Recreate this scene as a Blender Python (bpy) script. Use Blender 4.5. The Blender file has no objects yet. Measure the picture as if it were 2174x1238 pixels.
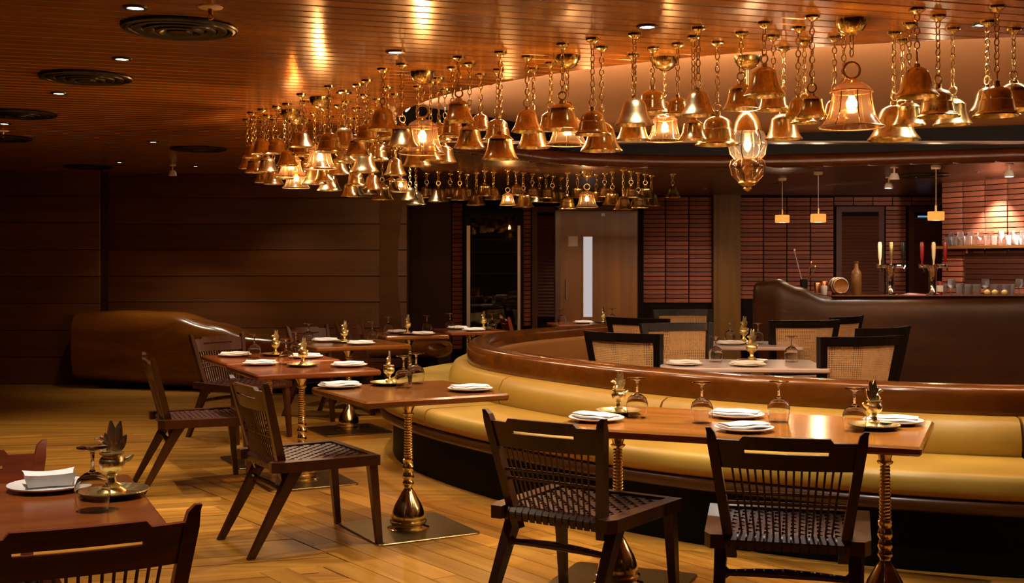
import bpy, math, random
from mathutils import Vector, Matrix
random.seed(11)
PI = math.pi
SC = bpy.context.scene
COL = SC.collection

# ------------------------------------------------------------------ camera
cam_d = bpy.data.cameras.new('camera'); cam = bpy.data.objects.new('camera', cam_d); COL.objects.link(cam)
cam.location = (0, 0, 1.41); cam.rotation_euler = (PI/2, 0, 0)
cam_d.sensor_width = 36.0; cam_d.lens = 2500/2174*36.0
cam_d.shift_y = -59/2174
cam_d.clip_start = .05; cam_d.clip_end = 200
SC.camera = cam
# ------------------------------------------------------------------ world, exposure
W = bpy.data.worlds.new('world'); SC.world = W; W.use_nodes = True
W.node_tree.nodes['Background'].inputs[0].default_value = (1, .62, .34, 1)
W.node_tree.nodes['Background'].inputs[1].default_value = .02
SC.view_settings.view_transform = 'Standard'; SC.view_settings.look = 'None'
SC.view_settings.gamma = 1; SC.view_settings.use_curve_mapping = False
SC.view_settings.exposure = 0.05
SC.cycles.max_bounces = 7; SC.cycles.diffuse_bounces = 3; SC.cycles.glossy_bounces = 3
SC.cycles.transmission_bounces = 7; SC.cycles.transparent_max_bounces = 10
SC.cycles.sample_clamp_indirect = 4.0; SC.cycles.sample_clamp_direct = 0
SC.cycles.caustics_refractive = False; SC.cycles.caustics_reflective = False
SC.cycles.use_denoising = True; SC.cycles.use_adaptive_sampling = True; SC.cycles.adaptive_threshold = .05; SC.cycles.adaptive_min_samples = 16; SC.cycles.light_sampling_threshold = .02
WARM = (1.0, .80, .54); AMBER = (1.0, .71, .42); WHITE = (1.0, .88, .76)
K_TABLE = 110; K_FLOOR = 72; K_BULB = 22; K_BAR = 420

# ------------------------------------------------------------------ helpers
def lin(h):
    h = h.lstrip('#'); v = [int(h[i:i+2], 16)/255 for i in (0, 2, 4)]
    return tuple(x/12.92 if x <= .04045 else ((x+.055)/1.055)**2.4 for x in v) + (1.0,)

class MB:
    def __init__(s): s.v = []; s.f = []
    def add(s, vs, fs):
        o = len(s.v); s.v += [tuple(p) for p in vs]; s.f += [tuple(i+o for i in q) for q in fs]; return s
    def hexa(s, p):      # 8 points: bottom 4 ccw, top 4 ccw
        return s.add(p, [(3,2,1,0),(4,5,6,7),(0,1,5,4),(1,2,6,5),(2,3,7,6),(3,0,4,7)])
    def box(s, c, d, rz=0.0):
        x, y, z = c; a, b, e = d[0]/2, d[1]/2, d[2]/2; cs, sn = math.cos(rz), math.sin(rz)
        r = [(x+u*cs-w*sn, y+u*sn+w*cs) for u, w in ((-a,-b),(a,-b),(a,b),(-a,b))]
        return s.hexa([(q[0],q[1],z-e) for q in r]+[(q[0],q[1],z+e) for q in r])
    def bbox(s, c, d, bv, rz=0.0):   # box with bevelled vertical and horizontal edges (rounded slab)
        x, y, z = c; a, b, e = d[0]/2, d[1]/2, d[2]/2; cs, sn = math.cos(rz), math.sin(rz)
        def ring(ins, zz):
            pts = []
            for sx, sy, a0 in ((1,1,0),(-1,1,90),(-1,-1,180),(1,-1,270)):
                for k in range(4):
                    t = math.radians(a0+k*30); R = bv
                    u = sx*(a-R)+(R-ins)*math.cos(t); w = sy*(b-R)+(R-ins)*math.sin(t)
                    pts.append((x+u*cs-w*sn, y+u*sn+w*cs, zz))
            return pts
        i = min(bv*.6, e*.5)
        return s.rings([ring(i, z-e), ring(0, z-e+i), ring(0, z+e-i), ring(i, z+e)])
    def rings(s, rs, close=True, caps=True):
        n = len(rs[0]); o = len(s.v)
        for r in rs: s.v += [tuple(p) for p in r]
        for k in range(len(rs)-1):
            for i in range(n if close else n-1):
                j = (i+1) % n
                s.f.append((o+k*n+i, o+k*n+j, o+(k+1)*n+j, o+(k+1)*n+i))
        if caps:
            s.f.append(tuple(o+i for i in range(n-1, -1, -1)))
            s.f.append(tuple(o+(len(rs)-1)*n+i for i in range(n)))
        return s
    def lathe(s, prof, seg=20, c=(0,0,0), caps=False):
        rs = [[(c[0]+r*math.cos(2*PI*i/seg), c[1]+r*math.sin(2*PI*i/seg), c[2]+z) for i in range(seg)] for r, z in prof]
        return s.rings(rs, True, caps)
    def rod(s, p0, p1, r0, r1=None, seg=8, flat=1.0):
        r1 = r0 if r1 is None else r1
        p0, p1 = Vector(p0), Vector(p1); d = (p1-p0).normalized()
        u = d.cross(Vector((0,1,0)) if abs(d.y) < .9 else Vector((1,0,0))).normalized(); w = d.cross(u)
        return s.rings([[p+u*r*math.cos(2*PI*i/seg)+w*r*flat*math.sin(2*PI*i/seg) for i in range(seg)] for p, r in ((p0, r0), (p1, r1))])
    def tube(s, pts, r, seg=6):
        pts = [Vector(p) for p in pts]; rs = []
        for k, p in enumerate(pts):
            d = (pts[min(k+1, len(pts)-1)]-pts[max(k-1, 0)]).normalized()
            u = d.cross(Vector((0,0,1)) if abs(d.z) < .9 else Vector((0,1,0))).normalized(); w = d.cross(u)
            rr = r[k] if isinstance(r, (list, tuple)) else r
            rs.append([p+u*rr*math.cos(2*PI*i/seg)+w*rr*math.sin(2*PI*i/seg) for i in range(seg)])
        return s.rings(rs)
    def torus(s, c, R, r, M=None, n=12, m=6, sx=1.0, sz=1.0):
        M = M or Matrix.Identity(3); c = Vector(c); o = len(s.v)
        for i in range(n):
            a = 2*PI*i/n
            for j in range(m):
                b = 2*PI*j/m
                s.v.append(tuple(c + M @ Vector(((R*sx+r*math.cos(b))*math.cos(a), r*math.sin(b), (R*sz+r*math.cos(b))*math.sin(a)))))
        for i in range(n):
            for j in range(m):
                s.f.append((o+i*m+j, o+((i+1)%n)*m+j, o+((i+1)%n)*m+(j+1)%m, o+i*m+(j+1)%m))
        return s
    def bar(s, p0, p1, a0, b0, a1=None, b1=None):   # rectangular tapered bar, a = width along x, b = depth along y
        a1 = a0 if a1 is None else a1; b1 = b0 if b1 is None else b1
        q = []
        for p, a, b in ((p0, a0, b0), (p1, a1, b1)):
            q += [(p[0]-a/2, p[1]-b/2, p[2]), (p[0]+a/2, p[1]-b/2, p[2]), (p[0]+a/2, p[1]+b/2, p[2]), (p[0]-a/2, p[1]+b/2, p[2])]
        return s.hexa(q)
    def mesh(s, name, mat=None, smooth=40):
        me = bpy.data.meshes.new(name); me.from_pydata(s.v, [], s.f)
        if mat: me.materials.append(mat)
        if smooth:
            me.polygons.foreach_set('use_smooth', [True]*len(me.polygons))
            me.update()
            me.set_sharp_from_angle(angle=math.radians(smooth))
        me.update(); return me
    def build(s, name, mat, parent=None, smooth=40):
        return put(s.mesh(name, mat, smooth), name, parent)

def put(me, name, parent=None, loc=(0,0,0), rz=0.0, scale=None):
    o = bpy.data.objects.new(name, me); COL.objects.link(o)
    o.location = loc; o.rotation_euler = (0, 0, rz)
    if scale: o.scale = scale
    o.parent = parent
    return o
def tag(o, label, cat, group=None):
    o['label'] = label; o['category'] = cat
    if group: o['group'] = group
    return o
def thing(name, label, cat, loc=(0,0,0), rz=0.0, group=None):
    return tag(put(None, name, None, loc, rz), label, cat, group)
def struct(o): o['kind'] = 'structure'; return o
def stuff(o): o['kind'] = 'stuff'; return o
KIDS = {}
def kids(o):
    return list(o.children)
def copy_tree(kl, root, loc, rz, label, group=None):
    """kl: list of (part, [sub-parts]) of root"""
    r = root.copy(); COL.objects.link(r); r.location = loc; r.rotation_euler = (0, 0, rz); r['label'] = label
    if group: r['group'] = group
    for p, subs in kl:
        c = p.copy(); COL.objects.link(c); c.parent = r
        for q in subs:
            d = q.copy(); COL.objects.link(d); d.parent = c
    return r
def parts_of(root):
    return [(c, kids(c)) for c in kids(root)]
def spline(pts, n=10):
    P = [Vector(p) for p in pts]; P = [P[0]*2-P[1]]+P+[P[-1]*2-P[-2]]; out = []
    for i in range(1, len(P)-2):
        for k in range(n):
            t = k/n; a, b, c, d = P[i-1], P[i], P[i+1], P[i+2]
            out.append(.5*((2*b)+(c-a)*t+(2*a-5*b+4*c-d)*t*t+(3*b-3*c+d-a)*t*t*t))
    out.append(P[-2]); return out
def normals2(path):
    ns = []
    for k in range(len(path)):
        d = path[min(k+1, len(path)-1)]-path[max(k-1, 0)]
        ns.append(Vector((d.y, -d.x)).normalized())
    return ns
def sweep(mb, path, prof):      # prof: closed list of (offset, z); offset along the right-hand normal
    ns = normals2(path)
    return mb.rings([[(p.x+n.x*o, p.y+n.y*o, z) for o, z in prof] for p, n in zip(path, ns)])
def rrect(o0, o1, z0, z1, r, k=4):
    pts = []
    for cx, cz, a0 in ((o1-r, z0+r, -90), (o1-r, z1-r, 0), (o0+r, z1-r, 90), (o0+r, z0+r, 180)):
        for i in range(k+1):
            a = math.radians(a0+90*i/k); pts.append((cx+r*math.cos(a), cz+r*math.sin(a)))
    return pts
def ordinal(n):
    return ['first','second','third','fourth','fifth','sixth','seventh','eighth','ninth','tenth','eleventh','twelfth','thirteenth','fourteenth','fifteenth','sixteenth','seventeenth','eighteenth','nineteenth','twentieth','twenty-first','twenty-second','twenty-third','twenty-fourth','twenty-fifth','twenty-sixth','twenty-seventh','twenty-eighth','twenty-ninth','thirtieth'][n]

# ------------------------------------------------------------------ materials
def new_mat(name):
    m = bpy.data.materials.new(name); m.use_nodes = True; nt = m.node_tree
    return m, nt, nt.nodes['Principled BSDF']
def plain(name, col, rough=.5, metal=0.0, spec=.5, coat=0.0, noise=0.0, nscale=8.0, bump=0.0):
    m, nt, b = new_mat(name); col = lin(col) if isinstance(col, str) else tuple(col)+((1,) if len(col) == 3 else ())
    b.inputs['Base Color'].default_value = col; b.inputs['Roughness'].default_value = rough
    b.inputs['Metallic'].default_value = metal; b.inputs['Specular IOR Level'].default_value = spec
    b.inputs['Coat Weight'].default_value = coat; b.inputs['Coat Roughness'].default_value = .12
    if noise or bump:
        tc = nt.nodes.new('ShaderNodeTexCoord'); n = nt.nodes.new('ShaderNodeTexNoise'); n.inputs['Scale'].default_value = nscale; n.inputs['Detail'].default_value = 4
        nt.links.new(tc.outputs['Object'], n.inputs['Vector'])
        if noise:
            r = nt.nodes.new('ShaderNodeValToRGB'); r.color_ramp.elements[0].position = .3; r.color_ramp.elements[1].position = .7
            r.color_ramp.elements[0].color = tuple(c*(1-noise) for c in col[:3])+(1,); r.color_ramp.elements[1].color = tuple(min(1, c*(1+noise)) for c in col[:3])+(1,)
            nt.links.new(n.outputs['Fac'], r.inputs['Fac']); nt.links.new(r.outputs['Color'], b.inputs['Base Color'])
        if bump:
            bp = nt.nodes.new('ShaderNodeBump'); bp.inputs['Strength'].default_value = bump; bp.inputs['Distance'].default_value = .01
            nt.links.new(n.outputs['Fac'], bp.inputs['Height']); nt.links.new(bp.outputs['Normal'], b.inputs['Normal'])
    return m
def wood(name, ca, cb, rough=.35, axis=0, sc=3.0, stretch=.08, rand=0.0, coat=0.0, spec=.5, rot=0.0, bump=.0, aniso=0.0):
    m, nt, b = new_mat(name); L = nt.links.new
    tc = nt.nodes.new('ShaderNodeTexCoord'); mp = nt.nodes.new('ShaderNodeMapping'); n = nt.nodes.new('ShaderNodeTexNoise'); r = nt.nodes.new('ShaderNodeValToRGB')
    s = [sc*4]*3; s[axis] = sc*4*stretch; mp.inputs['Scale'].default_value = s; mp.inputs['Rotation'].default_value = (0, 0, rot)
    n.inputs['Scale'].default_value = 1.6; n.inputs['Detail'].default_value = 6; n.inputs['Roughness'].default_value = .62; n.inputs['Distortion'].default_value = .6
    r.color_ramp.elements[0].position = .32; r.color_ramp.elements[1].position = .68
    r.color_ramp.elements[0].color = lin(ca); r.color_ramp.elements[1].color = lin(cb)
    oi = nt.nodes.new('ShaderNodeObjectInfo')
    ad = nt.nodes.new('ShaderNodeVectorMath'); ad.operation = 'ADD'; mu = nt.nodes.new('ShaderNodeMath'); mu.operation = 'MULTIPLY'; mu.inputs[1].default_value = 37.0
    cb_ = nt.nodes.new('ShaderNodeCombineXYZ'); L(oi.outputs['Random'], mu.inputs[0]); L(mu.outputs[0], cb_.inputs[2])
    L(tc.outputs['Object'], ad.inputs[0]); L(cb_.outputs[0], ad.inputs[1]); L(ad.outputs[0], mp.inputs['Vector']); L(mp.outputs[0], n.inputs['Vector']); L(n.outputs['Fac'], r.inputs['Fac'])
    col = r.outputs['Color']
    if rand:
        hv = nt.nodes.new('ShaderNodeHueSaturation'); mr = nt.nodes.new('ShaderNodeMapRange'); mr.inputs['To Min'].default_value = 1-rand; mr.inputs['To Max'].default_value = 1+rand
        L(oi.outputs['Random'], mr.inputs['Value']); L(mr.outputs[0], hv.inputs['Value']); L(col, hv.inputs['Color']); col = hv.outputs['Color']
    L(col, b.inputs['Base Color'])
    b.inputs['Roughness'].default_value = rough; b.inputs['Specular IOR Level'].default_value = spec
    b.inputs['Coat Weight'].default_value = coat; b.inputs['Coat Roughness'].default_value = .15
    if bump:
        bp = nt.nodes.new('ShaderNodeBump'); bp.inputs['Strength'].default_value = bump; bp.inputs['Distance'].default_value = .004
        L(n.outputs['Fac'], bp.inputs['Height']); L(bp.outputs['Normal'], b.inputs['Normal'])
    return m
def emit(name, col, st):
    m, nt, b = new_mat(name); b.inputs['Base Color'].default_value = (0, 0, 0, 1)
    b.inputs['Emission Color'].default_value = tuple(col)+(1,); b.inputs['Emission Strength'].default_value = st; return m
def amber_glass(name, col, trans=.6, glow=.25):
    m, nt, b = new_mat(name); L = nt.links.new; out = nt.nodes['Material Output']; nt.nodes.remove(b)
    t = nt.nodes.new('ShaderNodeBsdfTransparent'); t.inputs[0].default_value = tuple(col)+(1,)
    tl = nt.nodes.new('ShaderNodeBsdfTranslucent'); tl.inputs[0].default_value = tuple(col)+(1,)
    g = nt.nodes.new('ShaderNodeBsdfGlossy'); g.inputs['Roughness'].default_value = .12; g.inputs[0].default_value = (1, .9, .8, 1)
    m1 = nt.nodes.new('ShaderNodeMixShader'); m1.inputs[0].default_value = glow; L(t.outputs[0], m1.inputs[1]); L(tl.outputs[0], m1.inputs[2])
    lw = nt.nodes.new('ShaderNodeLayerWeight'); lw.inputs[0].default_value = .25; fr = nt.nodes.new('ShaderNodeMath'); fr.operation = 'MULTIPLY_ADD'; L(lw.outputs['Facing'], fr.inputs[0]); fr.inputs[1].default_value = .45; fr.inputs[2].default_value = .03
    m2 = nt.nodes.new('ShaderNodeMixShader'); L(fr.outputs[0], m2.inputs[0]); L(m1.outputs[0], m2.inputs[1]); L(g.outputs[0], m2.inputs[2]); L(m2.outputs[0], out.inputs[0]); return m
def clear_glass(name, col=(1, 1, 1)):
    m, nt, b = new_mat(name)
    b.inputs['Base Color'].default_value = tuple(col)+(1,); b.inputs['Transmission Weight'].default_value = 1; b.inputs['Roughness'].default_value = .0; b.inputs['IOR'].default_value = 1.45; return m

M = {}
M['ceil'] = wood('ceiling_wood', '#865420', '#a06c2a', .2, 0, 1.6, .05, .12, .0, .6)
M['ceil_gap'] = plain('ceiling_gap', '#1c0c03', .9)
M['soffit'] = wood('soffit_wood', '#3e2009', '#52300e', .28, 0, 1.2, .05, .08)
M['cream'] = plain('cream_plaster', '#d8b18c', .8)
M['fascia'] = plain('fascia_black', '#030202', .4, 0, .12)
M['lip'] = wood('lip_wood', '#3c1806', '#56260c', .25, 0, 1.5, .08)
M['floor'] = wood('floor_wood', '#8a5a18', '#b68434', .34, 0, 2.2, .06, .3, .0, .45)
M['floor_slab'] = wood('floor_slab_wood', '#86561a', '#b08030', .38, 0, 2.5, .03, 0, 0, .45, -.3)
M['wall_wood'] = wood('wall_wood', '#4e280a', '#663a10', .38, 0, 1.0, .04, .15)
M['wall_dark'] = wood('wall_dark_wood', '#2a1006', '#36160a', .5, 0, 1.0, .05, 0, 0, .2)
M['brick'] = plain('brick_red', '#7c4029', .7, 0, .25, noise=.18, nscale=14)
M['brick_b'] = plain('brick_brown', '#693622', .7, 0, .25, noise=.18, nscale=14)
M['mortar'] = plain('mortar_dark', '#120805', .9, 0, .1)
M['pillar'] = wood('pillar_wood', '#4e3006', '#664008', .6, 2, 1.2, .06, 0, 0, .2)
M['chair'] = wood('chair_wood', '#36180a', '#4c260f', .32, 2, 3, .12, .1, .12)
M['chair_red'] = wood('chair_red_wood', '#5a240f', '#82391a', .3, 0, 3, .1, .1, .2)
M['strap'] = plain('leather_strap', '#3e1e12', .42, noise=.2, nscale=40)
M['table'] = wood('table_wood', '#9c5c1e', '#c47e2e', .2, 0, 2.2, .06, .06, .35)
M['table_red'] = wood('table_red_wood', '#703614', '#8e4c1e', .24, 0, 2.2, .06, .06, .35)
M['rail'] = wood('rail_wood', '#5a300a', '#784610', .22, 0, .9, .12, 0, .25)
M['rail_dark'] = wood('rail_dark_wood', '#3c2008', '#4e2e0c', .3, 0, .9, .12)
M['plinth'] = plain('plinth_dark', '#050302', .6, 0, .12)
M['leather'] = plain('mustard_leather', '#ad8c38', .42, noise=.05, nscale=5, bump=.05)
M['tan'] = plain('tan_leather', '#a8763c', .5, noise=.05, nscale=5)
M['brass'] = plain('brass', (.84, .68, .33), .16, 1.0, noise=.12, nscale=6)
M['brass_bell'] = plain('bell_brass', (.68, .56, .27), .2, 1.0, noise=.2, nscale=9)
M['brass_dark'] = plain('aged_brass', (.58, .42, .18), .3, 1.0, noise=.25, nscale=20)
M['brass_plate'] = plain('brass_base_plate', (.36, .27, .12), .3, 1.0, noise=.1, nscale=6)
M['white'] = plain('white_porcelain', '#eee9e2', .25)
M['napkin'] = plain('white_napkin_cloth', '#efeae4', .85, bump=.1, nscale=60)
M['glass'] = clear_glass('clear_glass')
M['amber'] = amber_glass('amber_glass', (1.0, .60, .28), glow=.01)
M['pale'] = amber_glass('pale_glass', (1.0, .84, .68), glow=.008)
M['black'] = plain('black_frame', '#070504', .4, 0, .25)
M['cane'] = plain('woven_cane', '#c8a472', .6, noise=.12, nscale=30)
M['marble'] = plain('pale_marble', '#cdbdb4', .18, noise=.06, nscale=6)
M['steel'] = plain('steel', '#b4aba4', .35, .4)
M['chrome'] = plain('chrome', '#d8d2cc', .08, 1.0)
M['whitep'] = plain('white_plastic', '#e8e0d8', .4)
M['diff'] = plain('diffuser_black', '#140d08', .3, .3)
M['door'] = wood('door_wood', '#623608', '#824c0c', .35, 2, 1.0, .05)
M['louvre'] = wood('louvre_wood', '#3a180a', '#4a220f', .5, 0, 1.5, .05, 0, 0, .2)
M['pane'] = emit('lit_frosted_pane', (.95, .84, .84), .5)
M['bulb'] = emit('warm_bulb', (1, .66, .32), 40)
M['lens'] = emit('downlight_lens', (1, .88, .75), 14)
M['shade'] = emit('glowing_shade', (1, .36, .06), 1.05)
M['drum'] = amber_glass('amber_drum_shade', (1.0, .56, .2), glow=.16)
M['sign'] = plain('pale_sign', '#cfc8c4', .4)
M['beer_red'] = plain('tap_red', '#7a1014', .3)
M['cream_plastic'] = plain('tap_cream', '#d8c49a', .4)
M['bottle'] = plain('bottle_tan', '#5a3a10', .3)
M['fruit'] = plain('lemon', '#d8c070', .5)
M['pink_cloth'] = plain('pink_towel', '#b08078', .8)
M['copper'] = plain('copper', (.7, .34, .16), .25, 1.0)
M['blue'] = emit('blue_fluorescent', (.25, .5, .8), .6)
M['cove'] = emit('cove_strip', (1, .70, .46), 260)
M['brass_small'] = plain('lamp_brass', (.88, .72, .34), .3, 1.0, noise=.15, nscale=60, bump=.25)
def thin_glass(name):
    m, nt, b = new_mat(name); L = nt.links.new; out = nt.nodes['Material Output']; nt.nodes.remove(b)
    t = nt.nodes.new('ShaderNodeBsdfTransparent'); t.inputs[0].default_value = (.93, .93, .93, 1)
    g = nt.nodes.new('ShaderNodeBsdfGlossy'); g.inputs['Roughness'].default_value = .1
    tl = nt.nodes.new('ShaderNodeBsdfTranslucent'); tl.inputs[0].default_value = (1, 1, 1, 1)
    ms = nt.nodes.new('ShaderNodeMixShader'); ms.inputs[0].default_value = .22; L(t.outputs[0], ms.inputs[1]); L(tl.outputs[0], ms.inputs[2])
    lw = nt.nodes.new('ShaderNodeLayerWeight'); lw.inputs[0].default_value = .12
    m2 = nt.nodes.new('ShaderNodeMixShader'); L(lw.outputs['Fresnel'], m2.inputs[0]); L(ms.outputs[0], m2.inputs[1]); L(g.outputs[0], m2.inputs[2]); L(m2.outputs[0], out.inputs[0]); return m
M['bar_glass'] = thin_glass('bar_glass')
M['bar_wood'] = wood('bar_wood', '#301806', '#44260a', .38, 0, .9, .12, 0, 0, .35)
M['table_mid'] = wood('table_brown_wood', '#6c3e14', '#8c5620', .2, 0, 2.2, .06, .06, .35)
M['bronze'] = plain('dark_bronze', (.20, .13, .06), .35, 1.0)
M['fridge'] = plain('fridge_black', '#050404', .5, 0, .1)

# ------------------------------------------------------------------ lights in the ceiling: downlights, some of them added to brighten dim areas
HC = 2.5; HS = 2.3
def spot(name, loc, tgt, watts, col, ang=75, blend=.7, rad=.03, parent=None):
    l = bpy.data.lights.new(name, 'SPOT'); l.energy = watts; l.color = col; l.spot_size = math.radians(ang); l.spot_blend = blend; l.shadow_soft_size = rad
    o = bpy.data.objects.new(name, l); COL.objects.link(o); o.location = loc
    d = Vector(tgt)-Vector(loc); o.rotation_euler = d.to_track_quat('-Z', 'Y').to_euler(); o.parent = parent; return o
def point(name, loc, watts, col, rad=.02, parent=None):
    l = bpy.data.lights.new(name, 'POINT'); l.energy = watts; l.color = col; l.shadow_soft_size = rad
    o = bpy.data.objects.new(name, l); COL.objects.link(o); o.location = loc; o.parent = parent; return o
dl_ring = MB().lathe([(.052,0),(.05,-.006),(.036,-.008),(.034,.004)], 20).mesh('trim_ring', M['diff'])
dl_lens = MB().lathe([(.0001,-.001),(.034,-.001)], 20).mesh('lens', M['lens'])
def downlight(x, y, z, label, tgt=None, watts=60, col=WARM, ang=80, group='recessed downlights'):
    t = thing('downlight', label, 'light', (x, y, z), 0, group)
    put(dl_ring, 'trim_ring', t, (0, 0, -.0005)); put(dl_lens, 'lens', t, (0, 0, -.003))
    tx, ty = tgt if tgt else (x, y)
    if watts: spot('downlight_beam', (0, 0, -.02), (tx-x, ty-y, -1.75), watts, col, ang, parent=t)
DL = [(-2.07,6.25,'over the middle of the plank ceiling between two black diffusers',K_FLOOR,WARM,(-2.2,6.0)),
      (-2.89,7.51,'beside the second black diffuser from the left foreground',K_FLOOR*1.6,WARM,None),
      (-3.94,9.14,'at the left frame edge of the plank ceiling',K_FLOOR*1.6,WARM,None),
      (-3.52,13.1,'far back near the curved wooden wall',K_FLOOR*.5,WARM,None),
      (-1.07,7.5,'among the left cluster of bells',K_TABLE,WHITE,(-1.36,7.65)),
      (.62,5.4,'beside the bells at the edge of the cream recess',K_TABLE,WHITE,(.6,5.2)),
      (2.14,5.35,'near the right end of the bell row',K_TABLE,WHITE,(1.6,4.9)),
      (-.6,6.05,'above the square table at the bench tip',K_TABLE,WHITE,(-.6,6.3)),
      (-1.35,3.2,'added to light the corner table in the left foreground',K_TABLE*1.2,WHITE,None),  # out of view, added to light the corner table
      (1.0,4.5,'added to light the long table before the yellow bench',K_TABLE*1.1,WHITE,(1.05,4.95)),  # out of view, added to light the long table and its chairs
      (-1.6,5.0,'above the open floor left of the yellow bench',K_FLOOR,WARM,(-1.3,5.1)),
      (-3.6,6.0,'added to light the floor at the far left',K_FLOOR*1.7,WARM,None),  # out of view, added for the floor at far left
      (-1.62,8.55,'above the paired tables left of the bench',K_TABLE,WHITE,(-1.6,8.5)),
      (-1.3,9.9,'above the table behind the paired tables',K_TABLE*.8,WHITE,None),
      (-.95,11.0,'above the rear tables near the wine fridge',K_TABLE*.8,WHITE,(-.7,11.4)),
      (-2.6,13.2,'added to light the curved wooden wall over the bench',K_FLOOR*.35,WARM,(-2.6,13.9)),  # added to brighten the wooden wall
      (-4.2,12.6,'added to light the sculpted bench at far left',K_FLOOR*.35,WARM,(-4.2,13.3)),  # added to brighten the bench and the wall behind it
      (-3.2,10.5,'above the rear floor before the sculpted wooden bench',K_FLOOR*.8,WARM,None)]
for x, y, l, w, c, t in DL: downlight(x, y, HC, 'small bright recessed downlight '+l, t, w, c)
BD = [(2.89,12.94,'right of the brown pillar',55,WHITE,(3.3,14.6)),(2.26,13.73,'before the brick wall',65,WHITE,(2.1,14.9)),(1.67,12.57,'above the far bells',60,WARM,(1.6,13.2)),(.1,11.9,'behind the far bell row',60,WARM,(.0,12.6)),(.95,14.4,'added to light the wooden door',22,WARM,(1.0,14.9)),(2.0,9.9+1.3,'added to light the caned chairs',55,WHITE,(1.9,9.6)),(2.9,11.15,'added to light the raised bar end',28,WARM,(2.8,10.6)),  # last three on this line are added to brighten the back area
      (4.95,12.2,'at the bar wall',K_BAR,WHITE,(5.0,12.35)),(.9,13.2,'above the table by the wooden door',40,WHITE,None),(4.5,11.35,'added to light the glasses on the bar counter',60,WHITE,None)]  # last one is added to brighten the dim counter glasses
for x, y, l, w, c, t in BD: downlight(x, y, HS, 'small recessed downlight in low soffit '+l, t, w, c)

# ------------------------------------------------------------------ floor
fl = struct(MB().box((0, 7, -.026), (18, 24, .05)).build('floor', M['floor_slab'], None, 0))
A17 = math.radians(17)
def board_family(ang, vw, keep, seed, z, limit):
    """boards along direction ang; keep(x,y) selects board centres"""
    rnd = random.Random(seed); ca, sa = math.cos(ang), math.sin(ang); n = 0
    meshes = []
    for L in (1.2, 1.5, 1.8):
        meshes.append((L, MB().box((0, 0, .0), (L-.004, vw-.004, .012)).mesh('floor_board', M['floor'], 0)))
    v = -14.0
    cand = []
    while v < 16:
        u = -14-rnd.random()*1.5
        while u < 16:
            L, me = rnd.choice(meshes); uc = u+L/2
            x, y = uc*ca-v*sa, uc*sa+v*ca
            if keep(x, y, L/2*ca, L/2*sa): cand.append((y, x, me))
            u += L
        v += vw
    cand.sort(key=lambda q: q[0])
    for y, x, me in cand[:limit]:
        put(me, 'floor_board', fl, (x, y, z), ang)
    return len(cand)
def fr(x, y): return 2.3 < y < 9.6 and abs(x) < .435*y+.45
def side(x, y): return x-(-.644+(y-5.245)*(-.462))     # >0: right-hand field of diagonal boards
def keepL(x, y, dx, dy): return fr(x, y) and side(x-dx, y-dy) < .05 and x < .9 and side(x, y) < -.3
def keepR(x, y, dx, dy): return fr(x, y) and side(x, y) > -.25 and y < 7.6 and not (x > .1 and y > 6.2) and x < 2.4 and y < 6.6+(-x)*.8
nL = board_family(A17, .14, keepL, 3, -.0045, 230)
nR = board_family(math.radians(127), .14, keepR, 5, -.003, 90)
print('floor boards', nL, nR)

# ------------------------------------------------------------------ main plank ceiling with the lens-shaped recess
def arc_pts():
    pts = []
    for k in range(0, 61):
        a = math.radians(189 + k*(360-189)/60)
        pts.append((3.2+4.1*math.cos(a), 9.35+3.75*math.sin(a)))
    return pts
RIM = arc_pts()
REG = RIM + [(9.5, 9.35), (9.5, 16.5), (-.82, 16.5), (-.82, 8.9)]
def cuts(v):
    ca, sa = math.cos(A17), math.sin(A17); out = []
    q = [(x*ca+y*sa, -x*sa+y*ca) for x, y in REG]
    for i in range(len(q)):
        (u0, v0), (u1, v1) = q[i], q[(i+1) % len(q)]
        if (v0 <= v) != (v1 <= v): out.append(u0+(v-v0)/(v1-v0)*(u1-u0))
    return sorted(out)
PITCH = .12
ceil = struct(MB().box((0, 7, 2.78), (19, 24, .04)).build('ceiling', M['ceil_gap'], None, 0))
back = MB()
ca, sa = math.cos(A17), math.sin(A17)
def uvp(u, v, z): return (u*ca-v*sa, u*sa+v*ca, z)
v = -7.0; npl = 0
while v < 18.5:
    a, b = v, v+PITCH; c0, c1 = cuts(a+.004), cuts(b-.004)
    if len(c0) != len(c1): c0 = c1 = cuts((a+b)/2)
    e0, e1 = [-11.5]+c0+[13.5], [-11.5]+c1+[13.5]
    for k in range(0, len(e0)-1, 2):
        if e0[k+1]-e0[k] < .05: continue
        back.add([uvp(e0[k], a, 2.516), uvp(e0[k+1], a, 2.516), uvp(e1[k+1], b, 2.516), uvp(e1[k], b, 2.516)], [(3, 2, 1, 0)])
        g = .006
        P = [uvp(e0[k], a+g, HC), uvp(e0[k+1], a+g, HC), uvp(e1[k+1], b-g, HC), uvp(e1[k], b-g, HC)]
        mb = MB()
        # each plank has its own origin so its grain runs along it
        cx = sum(p[0] for p in P)/4; cy = sum(p[1] for p in P)/4
        loc = [((p[0]-cx)*ca+(p[1]-cy)*sa, -(p[0]-cx)*sa+(p[1]-cy)*ca) for p in P]
        h_ = [(x, y+(.004 if i < 2 else -.004), 0) for i, (x, y) in enumerate(loc)] + [(x, y, .004) for x, y in loc] + [(x, y, .014) for x, y in loc]
        mb.add(h_, [(3,2,1,0),(0,1,5,4),(1,2,6,5),(2,3,7,6),(3,0,4,7),(4,5,9,8),(5,6,10,9),(6,7,11,10),(7,4,8,11)])
        o = mb.build('plank', M['ceil'], ceil, 0); o.location = (cx, cy, HC); o.rotation_euler = (0, 0, A17); npl += 1
    v += PITCH
bk = back.build('ceiling_backing', M['ceil_gap'], ceil, 0)
print('ceiling planks', npl)
lipm = MB()
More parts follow.
